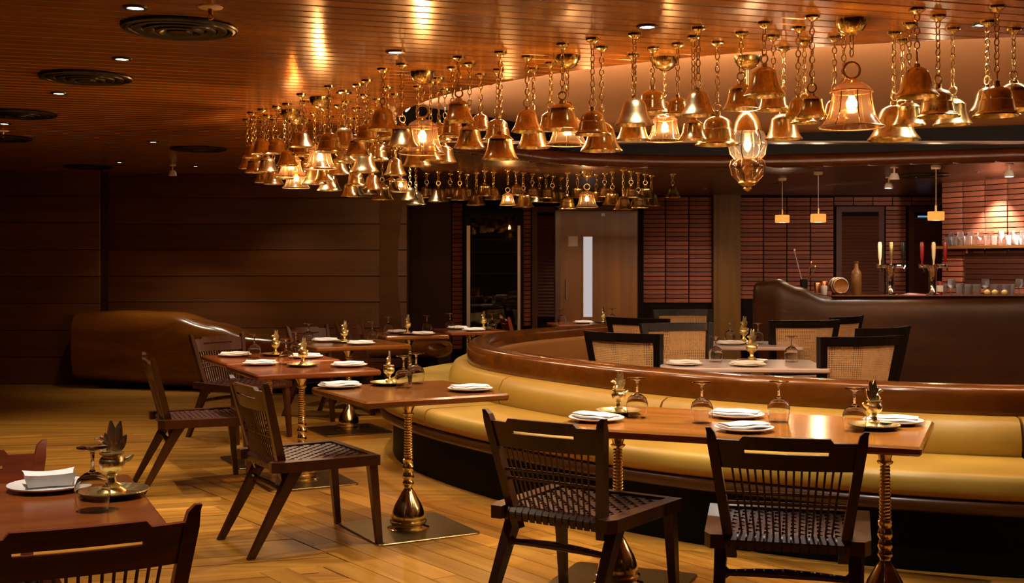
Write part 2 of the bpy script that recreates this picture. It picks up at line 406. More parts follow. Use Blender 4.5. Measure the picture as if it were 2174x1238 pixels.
lipm.rings([[(x, y, z) for x, y in RIM] for z in (HC, 2.62)], False, False)
struct(lipm.build('trim_1', M['cream'], None, 0))
cove = [Vector((3.2+(x-3.2)*.985, 9.35+(y-9.35)*.985, 2.548)) for x, y in RIM]
tag(MB().tube(cove, .006, 5).build('cove_light', M['cove'], None), 'hidden warm strip light along the edge of the cream recess', 'strip light')
cr = struct(MB().box((3.6, 8.4, 2.63), (9.4, 7.4, .02)).build('ceiling_recess', M['cream'], None, 0))
FAS = spline([(-.86,8.75),(-.62,9.15),(-.33,9.5),(.1,10.15),(.48,10.6),(1.1,10.9),(1.81,11.0),(2.66,10.87),(3.5,10.6),(4.45,10.25),(5.5,9.8),(6.6,9.2),(7.8,8.5)], 6)
struct(MB().rings([[(p.x, p.y, z) for p in FAS] for z in (2.40, 2.62)], False, False).build('trim_2', M['fascia'], None, 0))
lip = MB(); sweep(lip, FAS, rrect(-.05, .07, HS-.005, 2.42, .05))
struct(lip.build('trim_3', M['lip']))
sf = MB(); n = len(FAS)
sf.add([(p.x, p.y, HS+.004) for p in FAS]+[(p.x, 16.0, HS+.004) for p in FAS], [(i, i+1, n+i+1, n+i) for i in range(n-1)])
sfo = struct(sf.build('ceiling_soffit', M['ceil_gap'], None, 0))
yy = 8.6; k = 0
while yy < 15.9:         # soffit planks, cut at the curved edge
    pts = [p for p in FAS]
    xs = []
    ym = yy+.06
    for i in range(n-1):
        if (pts[i].y <= ym) != (pts[i+1].y <= ym): xs.append(pts[i].x+(ym-pts[i].y)/(pts[i+1].y-pts[i].y)*(pts[i+1].x-pts[i].x))
    if ym > 11.0: iv = [(-.82, 8.0)]
    else:
        xs = sorted(xs)
        iv = [(-.82, xs[0])] if xs else []
        if len(xs) > 1: iv.append((xs[1], 8.0))
    for x0, x1 in iv:
        if x1-x0 > .05:
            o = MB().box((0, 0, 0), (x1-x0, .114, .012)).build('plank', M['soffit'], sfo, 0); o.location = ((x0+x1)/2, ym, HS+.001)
    yy += .12
struct(MB().box((-.83, 12.5, 2.405), (.02, 7.0, .2)).build('trim_4', M['wall_dark'], None, 0))

# ------------------------------------------------------------------ walls
YB = 15.3
wl = struct(MB().box((-3.1, 14.35, 1.26), (3.7, .2, 2.52)).build('wall_left', M['wall_dark'], None, 0))
ph = .315
for k in range(8):
    o = MB().bbox((0, 0, 0), (3.66, .024, ph-.006), .006).build('plank', M['wall_wood'], wl); o.location = (-3.1+.0, 14.24, ph*(k+.5))
# rounded concave end of the wooden wall
eg = MB(); prof = []
for k in range(17):
    z = 2.5*k/16; prof.append((-.13+.13*abs((z-1.35)/1.25)**1.7*(1 if z > 1.35 else 1.1), z))
eg.rings([[(-1.25+w, 14.22, z), (-1.25+w, 14.5, z), (-1.6, 14.5, z), (-1.6, 14.22, z)] for w, z in prof])
struct(eg.build('trim_5', M['wall_wood'], None))
ws = struct(MB().box((-6.6, 13.9, 1.26), (3.6, .2, 2.52)).build('wall_far_left', M['wall_dark'], None, 0))
for k in range(8):
    o = MB().bbox((0, 0, 0), (3.56, .024, ph-.006), .006).build('plank', M['wall_wood'], ws); o.location = (-6.6, 13.79, ph*(k+.5))
struct(MB().box((-8.3, 6, 1.28), (.2, 18, 2.56)).build('wall_side_left', M['wall_dark'], None, 0))
struct(MB().box((8.6, 6, 1.28), (.2, 20, 2.56)).build('wall_side_right', M['wall_dark'], None, 0))
struct(MB().box((0, -3.6, 1.28), (17, .2, 2.56)).build('wall_behind', M['wall_wood'], None, 0))
wb = struct(MB().box((2.6, YB+.11, 1.28), (11, .2, 2.56)).build('wall_back', M['mortar'], None, 0))
BW, BH = .272, .0575
brick_me = [MB().bbox((0, 0, 0), (BW-.012, .02, BH-.009), .004).mesh('brick', m) for m in (M['brick'], M['brick_b'])]
def bricks(x0, x1, z0, z1, parent, y=YB, wob=1):
    rnd = random.Random(int(x0*100)); n = max(1, round((x1-x0)/BW)); bw = (x1-x0)/n; z = z0; c = 0
    while z < z1-.01:
        for i in range(n):
            o = put(rnd.choice(brick_me), 'brick', parent, (x0+(i+.5)*bw, y+rnd.uniform(-.002, .002), z+BH/2), 0, (bw/BW, 1, 1)); c += 1
        z += BH
    return c
nb = bricks(-.78, -.64, .3, 2.2, wb)
nb += bricks(1.69, 2.6, .9, 2.28, wb)
nb += bricks(2.96, 4.18, .95, 2.28, wb)
nb += bricks(.13, .25, .6, 2.2, wb)
nb += bricks(4.18, 5.7, 2.165, 2.28, wb)
nb += bricks(4.85, 5.12, .95, 2.165, wb)
print('bricks', nb)
# panels of the back wall
def slabm(x0, x1, z0, z1, y, d, name, mat, st=True, parent=None):
    o = MB().box(((x0+x1)/2, y-d/2, (z0+z1)/2), (x1-x0, d, z1-z0)).build(name, mat, parent, 0)
    return struct(o) if st and not parent else o
slabm(-3, -.79, 0, 2.5, YB, .03, 'trim_6', M['wall_dark'])
slabm(2.6, 2.95, 0, 2.3, YB, .12, 'trim_7', M['pillar'])
# louvred doors
def louvre(x0, x1, ztop, name, fr_=.07):
    t = struct(put(None, name, None, ((x0+x1)/2, YB-.03, 0))); w = x1-x0
    for s in (-1, 1): MB().box((s*(w/2-fr_/2), 0, ztop/2), (fr_, .05, ztop)).build('door_frame', M['louvre'], t, 0)
    MB().box((0, 0, ztop-fr_/2), (w-2*fr_, .05, fr_)).build('top_rail', M['louvre'], t, 0)
    MB().box((0, .012, ztop/2), (w-2*fr_, .01, ztop-.02)).build('door_back', M['mortar'], t, 0)
    me = MB().hexa([(-(w/2-fr_), -.024, -.024), ((w/2-fr_), -.024, -.024), ((w/2-fr_), -.016, -.024), (-(w/2-fr_), -.016, -.024), (-(w/2-fr_), -.004, .016), ((w/2-fr_), -.004, .016), ((w/2-fr_), .004, .016), (-(w/2-fr_), .004, .016)]).mesh('slat', M['louvre'], 0)
    z = .75
    while z < ztop-fr_-.03:
        put(me, 'slat', t, (0, 0, z)); z += .042
    return t
louvre(.26, .62, 2.15, 'door_1'); louvre(4.2, 4.82, 2.15, 'door_2'); louvre(5.14, 5.68, 2.15, 'door_3')
MB().box((5.33-5.41, -.04, 2.02), (.16, .015, .02)).build('light_strip', M['blue'], bpy.data.objects['door_3'], 0)
# wooden door with narrow lit pane
d4 = struct(put(None, 'door_4', None, (1.13, YB-.03, 0)))
for x0, x1 in ((-.50, -.207), (-.085, .50)): MB().box(((x0+x1)/2, 0, 1.05), (x1-x0, .05, 2.1)).build('door_leaf', M['door'], d4, 0)
MB().box((-.146, 0, 1.93), (.122, .05, .34)).build('door_leaf', M['door'], d4, 0); MB().box((-.146, 0, .36), (.122, .05, .72)).build('door_leaf', M['door'], d4, 0)
MB().box((-.146, .005, 1.24), (.115, .012, 1.04)).build('frosted_pane', M['pane'], d4, 0)
MB().box((-.34, -.03, 1.7), (.12, .01, .13)).build('sign_plate', M['sign'], d4, 0)
MB().box((.05, -.03, 2.045), (.05, .008, .04)).build('door_number', M['sign'], d4, 0)
for s in (-1, 1): MB().box((s*.535, -.01, 1.07), (.07, .09, 2.14)).build('door_frame', M['rail_dark'] if s < 0 else M['mortar'], d4, 0)
MB().box((0, -.01, 2.13), (1.14, .09, .05)).build('door_frame', M['rail_dark'], d4, 0)
MB().rod((-.43, -.04, .95), (-.43, -.04, 1.2), .012).build('door_handle', M['brass_dark'], d4)
# wine fridge
fg = thing('wine_fridge', 'tall black wine fridge with steel handles in the back wall', 'fridge', (-.235, YB-.05, 0))
MB().box((0, .0, 1.05), (.76, .02, 2.1)).build('back_panel', M['fridge'], fg, 0)
for s in (-1, 1): MB().box((s*.36, -.03, 1.05), (.05, .07, 2.1)).build('side_frame', M['fridge'], fg, 0)
MB().box((0, -.03, 2.06), (.68, .07, .09)).build('top_frame', M['fridge'], fg, 0)
for z in (.62, .88, 1.28, 1.56, 1.72): MB().box((0, -.03, z), (.62, .03, .012)).build('shelf', M['diff'], fg, 0)
for s, w in ((-1, .045), (1, .035)): MB().box((s*.325, -.09, 1.05), (w, .03, 1.7)).build('handle', M['steel'], fg, 0)
MB().box((0, -.055, 1.03), (.6, .006, 2.0)).build('glass_door', M['glass'], fg, 0)
bot = MB().lathe([(.0001,0),(.036,0),(.038,.02),(.038,.18),(.014,.23),(.013,.3),(.0001,.3)], 10).mesh('wine_bottle', M['bottle'])
rows = []
for z, w in rows:
    for i in range(6):
        o = put(bot, 'wine_bottle', None, (-.47+i*.09, YB-.085, z))
        tag(o, 'dark wine bottle on %s fridge shelf, %s from left' % (w, ordinal(i)), 'bottle', 'bottles in the wine fridge')

# ------------------------------------------------------------------ the angled bar wall
BA = math.atan2(-.85, .53); bwx, bwy = 4.73, 12.95
bw_ = struct(put(None, 'wall_bar', None, (bwx, bwy, 0), BA))
MB().box((1.6, .11, 1.16), (3.2, .2, 2.32)).build('wall_core', M['mortar'], bw_, 0)
rnd = random.Random(8); c = 0
for j in range(24):
    for i in range(12):
        if j*BH+.98 > 2.29: continue
        put(rnd.choice(brick_me), 'brick', bw_, ((i+.5)*BW, rnd.uniform(-.003, .003), .98+(j+.5)*BH)); c += 1
print('bar bricks', c)

# ------------------------------------------------------------------ curved yellow banquette
RAIL = spline([(5.6,6.6),(4.4,6.05),(3.4,5.83),(2.6,5.9),(2.2,6.0),(1.85,6.15),(1.3,6.48),(.85,6.9),(.5,7.35),(.12,7.95),(-.15,8.55),(-.25,9.2),(-.22,9.9),(-.05,10.5),(.3,11.15),(.98,12.0),(1.8,12.7)], 6)
# the path runs from the right end round the tip to the far arm; its right-hand normal points inwards, so outward offsets are negative
bq = thing('banquette', 'long curved banquette in mustard yellow leather with glossy wooden back rail', 'bench')
mb = MB(); sweep(mb, RAIL, rrect(-.10, .08, .62, .80, .05, 5)); mb.build('back_rail', M['rail'], bq)
mb = MB(); sweep(mb, RAIL, rrect(-.085, .06, .02, .64, .01, 1)); mb.build('back_panel', M['rail_dark'], bq)
mb = MB(); sweep(mb, RAIL, rrect(-.77, -.07, .285, .355, .03, 3)); mb.build('seat_rim', M['rail_dark'], bq)
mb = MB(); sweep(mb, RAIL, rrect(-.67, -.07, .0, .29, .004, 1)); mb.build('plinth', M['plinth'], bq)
cutsR = [0, 9, 19, 40, 54, 66, 80, len(RAIL)-1]
for a, b in zip(cutsR[:-1], cutsR[1:]):
    seg = [p.copy() for p in RAIL[a:b+1]]
    seg[0] = seg[0].lerp(seg[1], .04); seg[-1] = seg[-1].lerp(seg[-2], .04)
    mb = MB(); sweep(mb, seg, rrect(-.78, -.10, .352, .475, .05, 4)); mb.build('seat_cushion', M['leather'], bq)
    mb = MB(); sweep(mb, seg, [(-.10,.47),(-.23,.475),(-.245,.52),(-.235,.58),(-.205,.635),(-.16,.655),(-.10,.655)]); mb.build('back_cushion', M['leather'], bq)
    mb = MB(); sweep(mb, seg, rrect(.055, .13, .30, .70, .03, 3)); mb.build('inner_pad', M['tan'], bq)

# ------------------------------------------------------------------ sculpted sweep (wooden bench at the left, bar)
def sculpt(path, zt, zb, hw, ex=5, seg=28):
    mb = MB(); ns = normals2(path); rs = []
    for p, n_, t, b, w in zip(path, ns, zt, zb, hw):
        r = []
        for i in range(seg):
            a = 2*PI*i/seg; c, s = math.cos(a), math.sin(a)
            u = w*math.copysign(abs(c)**(2/ex), c); z = (t+b)/2+(t-b)/2*math.copysign(abs(s)**(2/ex), s)
            r.append((p.x+n_.x*u, p.y+n_.y*u, z))
        rs.append(r)
    return mb.rings(rs)
def interp(xs, ys, x):
    if x <= xs[0]: return ys[0]
    for i in range(len(xs)-1):
        if x <= xs[i+1]:
            t = (x-xs[i])/(xs[i+1]-xs[i]); t = t*t*(3-2*t); return ys[i]+(ys[i+1]-ys[i])*t
    return ys[-1]
pth = spline([(-5.0,13.55),(-4.5,13.45),(-3.9,13.3),(-3.0,13.05),(-2.2,12.85),(-1.4,12.6),(-.95,12.42),(-.66,12.3)], 8)
X_ = [-5.0,-4.3,-3.75,-3.3,-2.8,-2.0,-1.2,-.66]
zt = [interp(X_, [.86,.88,.87,.76,.63,.58,.6,.6], p.x) for p in pth]
zb = [interp(X_, [.1,.06,.03,.04,.1,.3,.42,.43], p.x) for p in pth]
hw = [.24]*len(pth); hw[-1] = .08; hw[-2] = .17; hw[-3] = .21; hw[0] = .1
zt[-1] = .56; zb[-1] = .48; zt[-2] = .59; zb[-2] = .45
sb = thing('sculpted_bench', 'long sculpted wooden bench with wavy glossy top along curved wooden wall', 'bench')
sculpt(pth, zt, zb, hw, 3.2).build('bench_body', M['rail'], sb)
mb = MB(); sweep(mb, pth[6:-5], rrect(-.12, .12, 0, .44, .01, 1)); mb.build('bench_foot', M['plinth'], sb)
# bar counter
bp = spline([(2.4,11.42),(2.5,11.32),(2.7,11.28),(3.1,11.27),(4.0,11.27),(5.0,11.25),(5.4,11.25)], 10)
zt = [interp([2.4,2.46,2.56,2.7,2.95], [1.16,1.24,1.265,1.2,1.105], p.x) for p in bp]
zb = [interp([2.4,2.5,2.62], [.78,.4,.02], p.x) for p in bp]
hw = [interp([2.4,2.46,2.6], [.10,.2,.28], p.x) for p in bp]
br = thing('bar_counter', 'curved wooden bar counter with raised rounded end', 'bar')
sculpt(bp, zt, zb, hw, 7, 36).build('counter_body', M['bar_wood'], br)
mb = MB(); mb.box((4.2, 11.27, 1.108), (2.4, .5, .008)); mb.build('counter_top', M['rail'], br, 0)
MB().lathe([(.0001,0),(.2,0),(.2,.8),(.0001,.8)], 16, (2.62, 11.33, 0)).build('counter_foot', M['rail'], br)  # foot in lighter wood: the golden light on this end is put into its colour

# ------------------------------------------------------------------ tables
PED = [(.0001,.7),(.058,.70),(.056,.685),(.036,.655),(.026,.635),(.024,.622),(.033,.617),(.033,.608),(.023,.604)]
z = .60
while z > .385:
    PED += [(.0215+.00006*(600-z*1000)*.4, z), (.025+.00006*(600-z*1000)*.4, z-.006), (.0215+.00006*(600-z*1000)*.4, z-.012)]; z -= .014
PED += [(.034,.375),(.034,.362),(.026,.352),(.036,.335),(.038,.322),(.027,.306),(.034,.292),(.037,.278),(.028,.262),(.036,.25),(.036,.24),(.026,.23),(.026,.218),(.034,.2),(.05,.17),(.07,.135),(.084,.1),(.09,.07),(.088,.055),(.098,.05),(.098,.04),(.085,.034),(.092,.022),(.112,.014),(.112,.011),(.0001,.011)]
PED = [(r*(.84 if .2 < z < .61 else 1), z) for r, z in PED]
ped_me = MB().lathe(PED, 24).mesh('pedestal', M['brass'], 50)
base_me = MB().bbox((0, 0, .006), (.58, .58, .012), .03).mesh('base_plate', M['brass_plate'])
def table(x, y, rz, w, d, label, mat, peds=((0, 0),), cat='table', group='brass pedestal dining tables'):
    t = thing('dining_table', label, cat, (x, y, 0), rz, group)
    MB().bbox((0, 0, .722), (w, d, .036), .02).build('table_top', mat, t)
    for px, py in peds:
        put(ped_me, 'pedestal', t, (px, py, .001)); put(base_me, 'base_plate', t, (px, py, 0))
    return t
R = math.radians
table(-1.416, 3.21, R(25), .82, .82, 'reddish brown square table at lower left corner, cropped by the frame', M['table_red'])
table(-.55, 6.24, R(29), .80, .80, 'square wooden table on brass pedestal at the tip of the yellow bench', M['table_mid'])
table(.98, 4.94, R(-22.8), 1.45, .80, 'long honey brown table on two brass pedestals before the yellow bench', M['table'], ((-.56, 0), (.56, 0)))
table(-1.36, 7.62, R(27), .8, .8, 'nearer of the two paired tables left of the bench', M['table_red'])
table(-1.735, 8.42, R(27), .8, .8, 'farther of the two paired tables left of the bench', M['table_red'])
table(-1.38, 9.95, R(27), .82, .8, 'square table standing behind the paired tables, bell foot visible', M['table_mid'])
table(-.98, 11.25, R(20), .62, .62, 'small dark table in front of rounded bench end', M['table_mid'])
table(-.42, 11.92, R(20), .62, .66, 'small reddish table in front of the wine fridge', M['table_red'])
table(.84, 13.2, R(10), .8, .66, 'rear table before the wooden door with narrow pane', M['table_red'])
def marble(x, y, rz, w, d, label):
    t = thing('marble_table', label, 'table', (x, y, 0), rz, 'marble topped tables')
    MB().bbox((0, 0, .735), (w, d, .03), .02).build('table_top', M['marble'], t)
    MB().lathe([(.0001,.72),(.05,.72),(.035,.6),(.035,.1),(.06,.04),(.0001,.04)], 14).build('pedestal', M['black'], t)
    MB().bbox((0, 0, .02), (.5, .5, .04), .03).build('base_plate', M['black'], t)
marble(1.50, 7.78, R(-4), 1.05, .72, 'nearer marble table between the caned chairs')
marble(1.93, 9.7, R(-4), .82, .7, 'farther marble table before the bar counter')

# ------------------------------------------------------------------ slat-back dining chair with woven leather seat
def chair_proto(mat):
    t = put(None, 'dining_chair'); ZT = .838
    def yb(z): return -.20-.11*(z-.42)/.43
    def xb(z): return .20+.062*(z-.42)/.43
    for s in (-1, 1):
        mb = MB(); rs = []
        for z, a, b in ((.36, .034, .04), (.44, .036, .042), (.65, .034, .04), (.785, .036, .036), (.822, .028, .03)):
            rs.append([(s*xb(z)+sx*a/2, yb(z)+sy*b/2, z) for sx, sy in ((-1,-1),(1,-1),(1,1),(-1,1))])
        z = ZT; rs.append([(s*xb(z)+sx*.008+s*.008, yb(z)+sy*.01, z) for sx, sy in ((-1,-1),(1,-1),(1,1),(-1,1))])
        mb.rings(rs).build('back_post', mat, t, 30)
        MB().bar((s*.262, .245, .43), (s*.268, .285, 0), .046, .046, .03, .03).build('leg', mat, t, 0)
        mb = MB(); mb.bar((s*.232, -.13, .43), (s*.232, -.19, .33), .044, .07, .042, .06); mb.bar((s*.232, -.19, .33), (s*.236, -.37, 0), .042, .06, .03, .034)
        mb.build('leg', mat, t, 0)
        # side rail: flares to the front, pointed stub at the rear
        q = [(s*.215,-.27),(s*.262,-.275),(s*.285,-.235),(s*.305,.275),(s*.25,.275),(s*.222,-.2)]
        if s < 0: q = q[::-1]
        mb = MB(); mb.rings([[(x, y, .405) for x, y in q], [(x, y, .455) for x, y in q]]); mb.build('side_rail', mat, t, 0)
    MB().box((0, .258, .43), (.5, .036, .05)).build('front_rail', mat, t, 0)
    # top rail with raised centre and a slot
    mb = MB(); us = [-1,-.8,-.66,-.6,-.5,-.25,0,.25,.5,.6,.66,.8,1]
    def col(u, z, th=.022):
        x = u*(xb(z)-.012); y = yb(z)-.028*(1-u*u); return (x, y-th/2, z), (x, y+th/2, z)
    def ztop(u): return .812 if abs(u) <= .6 else (.796 if abs(u) >= .66 else .80)
    for a, b in zip(us[:-1], us[1:]):
        bands = [(lambda u: .695, lambda u: .752), (lambda u: .764, ztop)] if max(abs(a), abs(b)) <= .6 else [(lambda u: .695, ztop)]
        for lo, hi in bands:
            p = [col(a, lo(a)), col(b, lo(b)), col(a, hi(a)), col(b, hi(b))]
            mb.hexa([p[0][0], p[1][0], p[1][1], p[0][1], p[2][0], p[3][0], p[3][1], p[2][1]])
    mb.build('top_rail', mat, t, 0)
    for z in (.60, .565):
        MB().tube([(u*(xb(z)-.01), yb(z)-.022*(1-u*u), z+.006*(1-u*u)) for u in (-1,-.6,-.2,.2,.6,1)], .0065).build('back_slat', mat, t)
    for i in range(15):
        u = (i-7)/7*.78
        MB().tube([(u*.195, -.205-.012*(1-u*u), .43), (u*.215, yb(.57)-.024*(1-u*u), .57), (u*.238, yb(.70)-.026*(1-u*u), .70)], .0042, 5).build('spindle', mat, t)
    # woven seat: rear roll plus crossing straps
    MB().rod((-.225, -.215, .425), (.225, -.215, .425), .024, .024, 12).build('seat_roll', M['strap'], t)
    wp = []
    for ph_ in (0, 1):
        pts = [(0, -.236, .40), (0, -.243, .43), (0, -.22, .453)]
        for k in range(15): pts.append((0, -.185+k*.0315, .442+(.0045 if (k+ph_) % 2 else -.0045)))
        pts += [(0, .275, .445), (0, .28, .42)]
        mb = MB(); mb.rings([[(x-.0125, y, z-.0022), (x+.0125, y, z-.0022), (x+.0125, y, z+.0022), (x-.0125, y, z+.0022)] for x, y, z in pts]); wp.append(mb.mesh('seat_strap', M['strap'], 50))
    for i in range(15): put(wp[i % 2], 'seat_strap', t, ((i-7)*.0308, 0, 0))
    wf = []
    for ph_ in (0, 1):
        mb = MB(); mb.rings([[((i-7.5)*.0308, -.011, .442+(.0045 if (i+ph_) % 2 else -.0045)-.0022), ((i-7.5)*.0308, .011, .442+(.0045 if (i+ph_) % 2 else -.0045)-.0022), ((i-7.5)*.0308, .011, .442+(.0045 if (i+ph_) % 2 else -.0045)+.0022), ((i-7.5)*.0308, -.011, .442+(.0045 if (i+ph_) % 2 else -.0045)+.0022)] for i in range(16)]); wf.append(mb.mesh('seat_strap', M['strap'], 50))
    for k in range(14): put(wf[(k+1) % 2], 'seat_strap', t, (0, -.169+k*.0315, 0))
    # turned rear stretcher hanging under the seat
    MB().tube([(-.235, -.2, .305), (-.215, -.2, .305), (-.2, -.2, .305), (-.1, -.2, .31), (0, -.2, .312), (.1, -.2, .31), (.2, -.2, .305), (.215, -.2, .305), (.235, -.2, .305)], [.012,.026,.012,.015,.017,.015,.012,.026,.012], 10).build('rear_stretcher', mat, t)
    return t
CH = [(-1.05,6.0,31,0,'dark slat-back chair with woven seat beside table at bench tip'),
      (.288,4.74,56,0,'dark slat-back chair turned at left end of the long table'),
      (1.02,4.36,76,0,'dark slat-back chair seen from behind at the long table near right'),
      (-2.0,7.5,23,0,'dark slat-back chair in profile left of the paired tables'),
      (-2.2,9.55,-38,0,'dark chair facing right beyond the paired tables, before sculpted bench'),
      (-1.68,10.9,-35,0,'dark chair back visible behind the table past the paired tables'),
      (-1.34,11.6,-20,0,'dark chair whose post rises left of small rear table'),
      (-1.12,2.97,115,1,'reddish slat-back chair cropped at the lower left corner, nearest to camera'),
      (-1.63,3.43,295,1,'reddish chair on far side of the corner table at left frame edge'),
      (.22,12.9,10,1,'brown wooden chair beside rear table at wine fridge')]
protos = {}
for x, y, hd, k, lb in CH:
    if k not in protos:
        p = chair_proto(M['chair_red'] if k else M['chair']); tag(p, lb, 'chair', 'slat-back dining chairs'); p.location = (x, y, 0); p.rotation_euler = (0, 0, R(hd-90)); protos[k] = (p, parts_of(p))
    else: copy_tree(protos[k][1], protos[k][0], (x, y, 0), R(hd-90), lb)

# ------------------------------------------------------------------ caned armless chair with black frame
def cane_proto():
    t = put(None, 'cane_chair'); H = .95
    def X(z): return .225+.06*(z-.42)/.53
    def Y(z, u): return -.22-.09*(z-.42)/.53-.07*(1-u*u)+.03
    for s in (-1, 1):
        mb = MB(); mb.rings([[(s*X(z)+a*.024, Y(z, 1)+b*.024, z) for a, b in ((-1,-1),(1,-1),(1,1),(-1,1))] for z in (.0, .42, .65, .93, H)]); mb.build('back_post', M['black'], t, 0)
        MB().bar((s*.235, .22, .4), (s*.23, .23, 0), .045, .045, .03, .03).build('leg', M['black'], t, 0)
    us = [i/6-1 for i in range(13)]
    for z0, z1, nm in ((H-.06, H, 'top_rail'), (.50, .54, 'lower_rail')):
        mb = MB(); mb.rings([[(u*X(z0), Y(z0, u)-.02, z0), (u*X(z0), Y(z0, u)+.02, z0), (u*X(z1), Y(z1, u)+.02, z1), (u*X(z1), Y(z1, u)-.02, z1)] for u in us]); mb.build(nm, M['black'], t, 0)
    mb = MB(); nu, nz = 34, 30
    for i in range(nu+1):
        u = (i/nu*2-1)*.93
        mb.rings([[(u*X(z)+a, Y(z, u)+b, z) for a, b in ((-.0038,-.0012),(.0038,-.0012),(.0038,.0012),(-.0038,.0012))] for z in (.53, .71, .895)])
    for k in range(nz+1):
        z = .54+k*(.35/nz)
        mb.rings([[(u*.94*X(z), Y(z, u*.94)+b, z+a) for a, b in ((-.0032,-.0014),(-.0032,.0014),(.0032,.0014),(.0032,-.0014))] for u in us])
    stuff(mb.build('cane_panel', M['cane'], t, 0))
    MB().bbox((0, 0, .41), (.5, .48, .07), .03).build('seat', M['tan'], t)
    return t
cp = None
CC = [(2.13,7.75,108,'caned chair with black frame nearest the camera at right of nearer marble table'),
      (2.52,8.75,128,'caned black-framed chair at far right, half hidden behind the nearest one'),
      (2.34,9.9,100,'caned black-framed chair right of the farther marble table'),
      (2.72,10.5,140,'caned chair just showing its corner before the bar counter'),
      (.92,8.1,50,'caned black-framed chair at far left beside the curved rail'),
      (1.36,8.85,-72,'caned black-framed chair on far side of nearer marble table'),
      (1.24,10.25,52,'caned black-framed chair partly hidden behind two left caned chairs'),
      (1.76,11.6,-82,'rearmost caned black-framed chair before the brick wall')]
for x, y, hd, lb in CC:
    if cp is None:
        cp = cane_proto(); tag(cp, lb, 'chair', 'caned chairs inside the curved banquette'); cp.location = (x, y, 0); cp.rotation_euler = (0, 0, R(hd-90)); ck = parts_of(cp)
    else: copy_tree(ck, cp, (x, y, 0), R(hd-90), lb)

# ------------------------------------------------------------------ tableware
ZT = .741
plate_me = MB().lathe([(.0001,.0),(.07,.0),(.075,.004),(.118,.013),(.119,.017),(.113,.017),(.076,.008),(.0001,.007)], 28).mesh('plate', M['white'])
def napkin_mesh(kind):
    mb = MB()
    if kind == 0:     # long soft fold of three layers
        for k, (w, d, z) in enumerate(((.20, .10, .006), (.19, .084, .0145))):
            rs = []
            for i in range(9):
                u = i/8*2-1; x = u*w/2; e = .0045*(1 if abs(u) < .95 else .5)
                zz = z+.002*math.sin(u*5+k)
                rs.append([(x, -d/2+.003*math.sin(u*4+k), zz-e), (x, -d/2-.004, zz), (x, -d/2+.003*math.sin(u*4+k), zz+e), (x, 0, zz+e+.002), (x, d/2, zz+e), (x, d/2+.004, zz), (x, d/2, zz-e)])
            mb.rings(rs)
    else:             # rolled, boat-shaped
        rs = []
        for i in range(9):
            u = i/8*2-1; w = .04+.008*abs(u); hgt = .034+.006*u*u
            rs.append([(u*.06, -w*.8, .0), (u*.074, -w, hgt), (u*.07, -w+.012, hgt-.004), (u*.066, 0, hgt-.014), (u*.07, w-.012, hgt-.004), (u*.074, w, hgt), (u*.06, w*.8, .0)])
        mb.rings(rs)
    return mb.mesh('napkin', M['napkin'], 60)
nap = [napkin_mesh(0), napkin_mesh(1)]
# goblet standing upside down: rim on the table, foot on top
gp_o = [(.0355,0),(.0385,.02),(.0415,.045),(.041,.065),(.034,.085),(.02,.098),(.008,.104),(.0045,.112),(.004,.14),(.006,.158),(.016,.164),(.036,.168),(.037,.171),(.0001,.172)]
gp_i = [(.0001,.099),(.016,.0965),(.0325,.0835),(.0395,.064),(.04,.045),(.037,.02),(.034,0)]
gob_me = MB().lathe(gp_i+gp_o, 24).mesh('goblet', M['glass'], 60)
tray_me = MB().lathe([(.0001,.002),(.075,.002),(.085,.004),(.1,.014),(.104,.016),(.103,.019),(.099,.018),(.084,.008),(.074,.006),(.0001,.006)], 28).mesh('tray', M['brass_small'])
def lamp_parts():
    base = MB().lathe([(.0001,0),(.034,0),(.035,.006),(.026,.012),(.02,.016),(.022,.022),(.012,.028),(.009,.04),(.013,.046),(.009,.052),(.0001,.052)], 18).mesh('lamp_base', M['brass_small'])
    bowl = MB().lathe([(.0001,.048),(.012,.05),(.026,.06),(.032,.074),(.03,.086),(.022,.094),(.03,.098),(.03,.102),(.012,.104),(.0001,.104)], 18).mesh('lamp_bowl', M['brass_small'])
    # bird: body, neck and head, fanned tail of leaf plates
    bird = MB().tube([(-.012,0,.1),(-.016,0,.112),(-.012,0,.122),(-.02,0,.134),(-.03,0,.14),(-.042,0,.138)], [.008,.013,.009,.0065,.007,.001], 8).mesh('bird', M['brass_small'])
    leaves = []
    for a in (-26, -6, 14, 40):
        ar = math.radians(a); mb = MB(); pr = []
        for k in range(7):
            u = k/6; w = .0125*math.sin(PI*min(1, u*.86+.1))+.0004; ln = .085 if abs(a) < 20 else .06; x = .004+math.sin(ar)*u*ln*.8; z = .098+math.cos(ar)*u*ln; cx, cz = math.cos(ar)*w, -math.sin(ar)*w; e = .0035*(1-u)+.0012; pr.append([(x-cx, -e, z-cz), (x, -e*1.8, z), (x+cx, -e, z+cz), (x+cx, e, z+cz), (x, e*1.8, z), (x-cx, e, z-cz)])
        leaves.append(mb.rings(pr).mesh('tail_leaf', M['brass_small']))
    spout = MB().tube([(.028,0,.08),(.042,0,.084),(.052,0,.094)], [.009,.007,.004], 8).mesh('spout', M['brass_small'])
    return base, bowl, bird, leaves, spout
LB, LW, LBi, LL, LS = lamp_parts()
TN = {'T0': 'corner table at lower left', 'T1': 'square table at bench tip', 'T2': 'long table', 'T3a': 'nearer paired table', 'T3b': 'farther paired table', 'T4': 'table behind paired tables', 'T5a': 'small dark rear table', 'T5b': 'small reddish rear table', 'T6': 'rear table by wooden door', 'M1': 'nearer marble table', 'M2': 'farther marble table'}
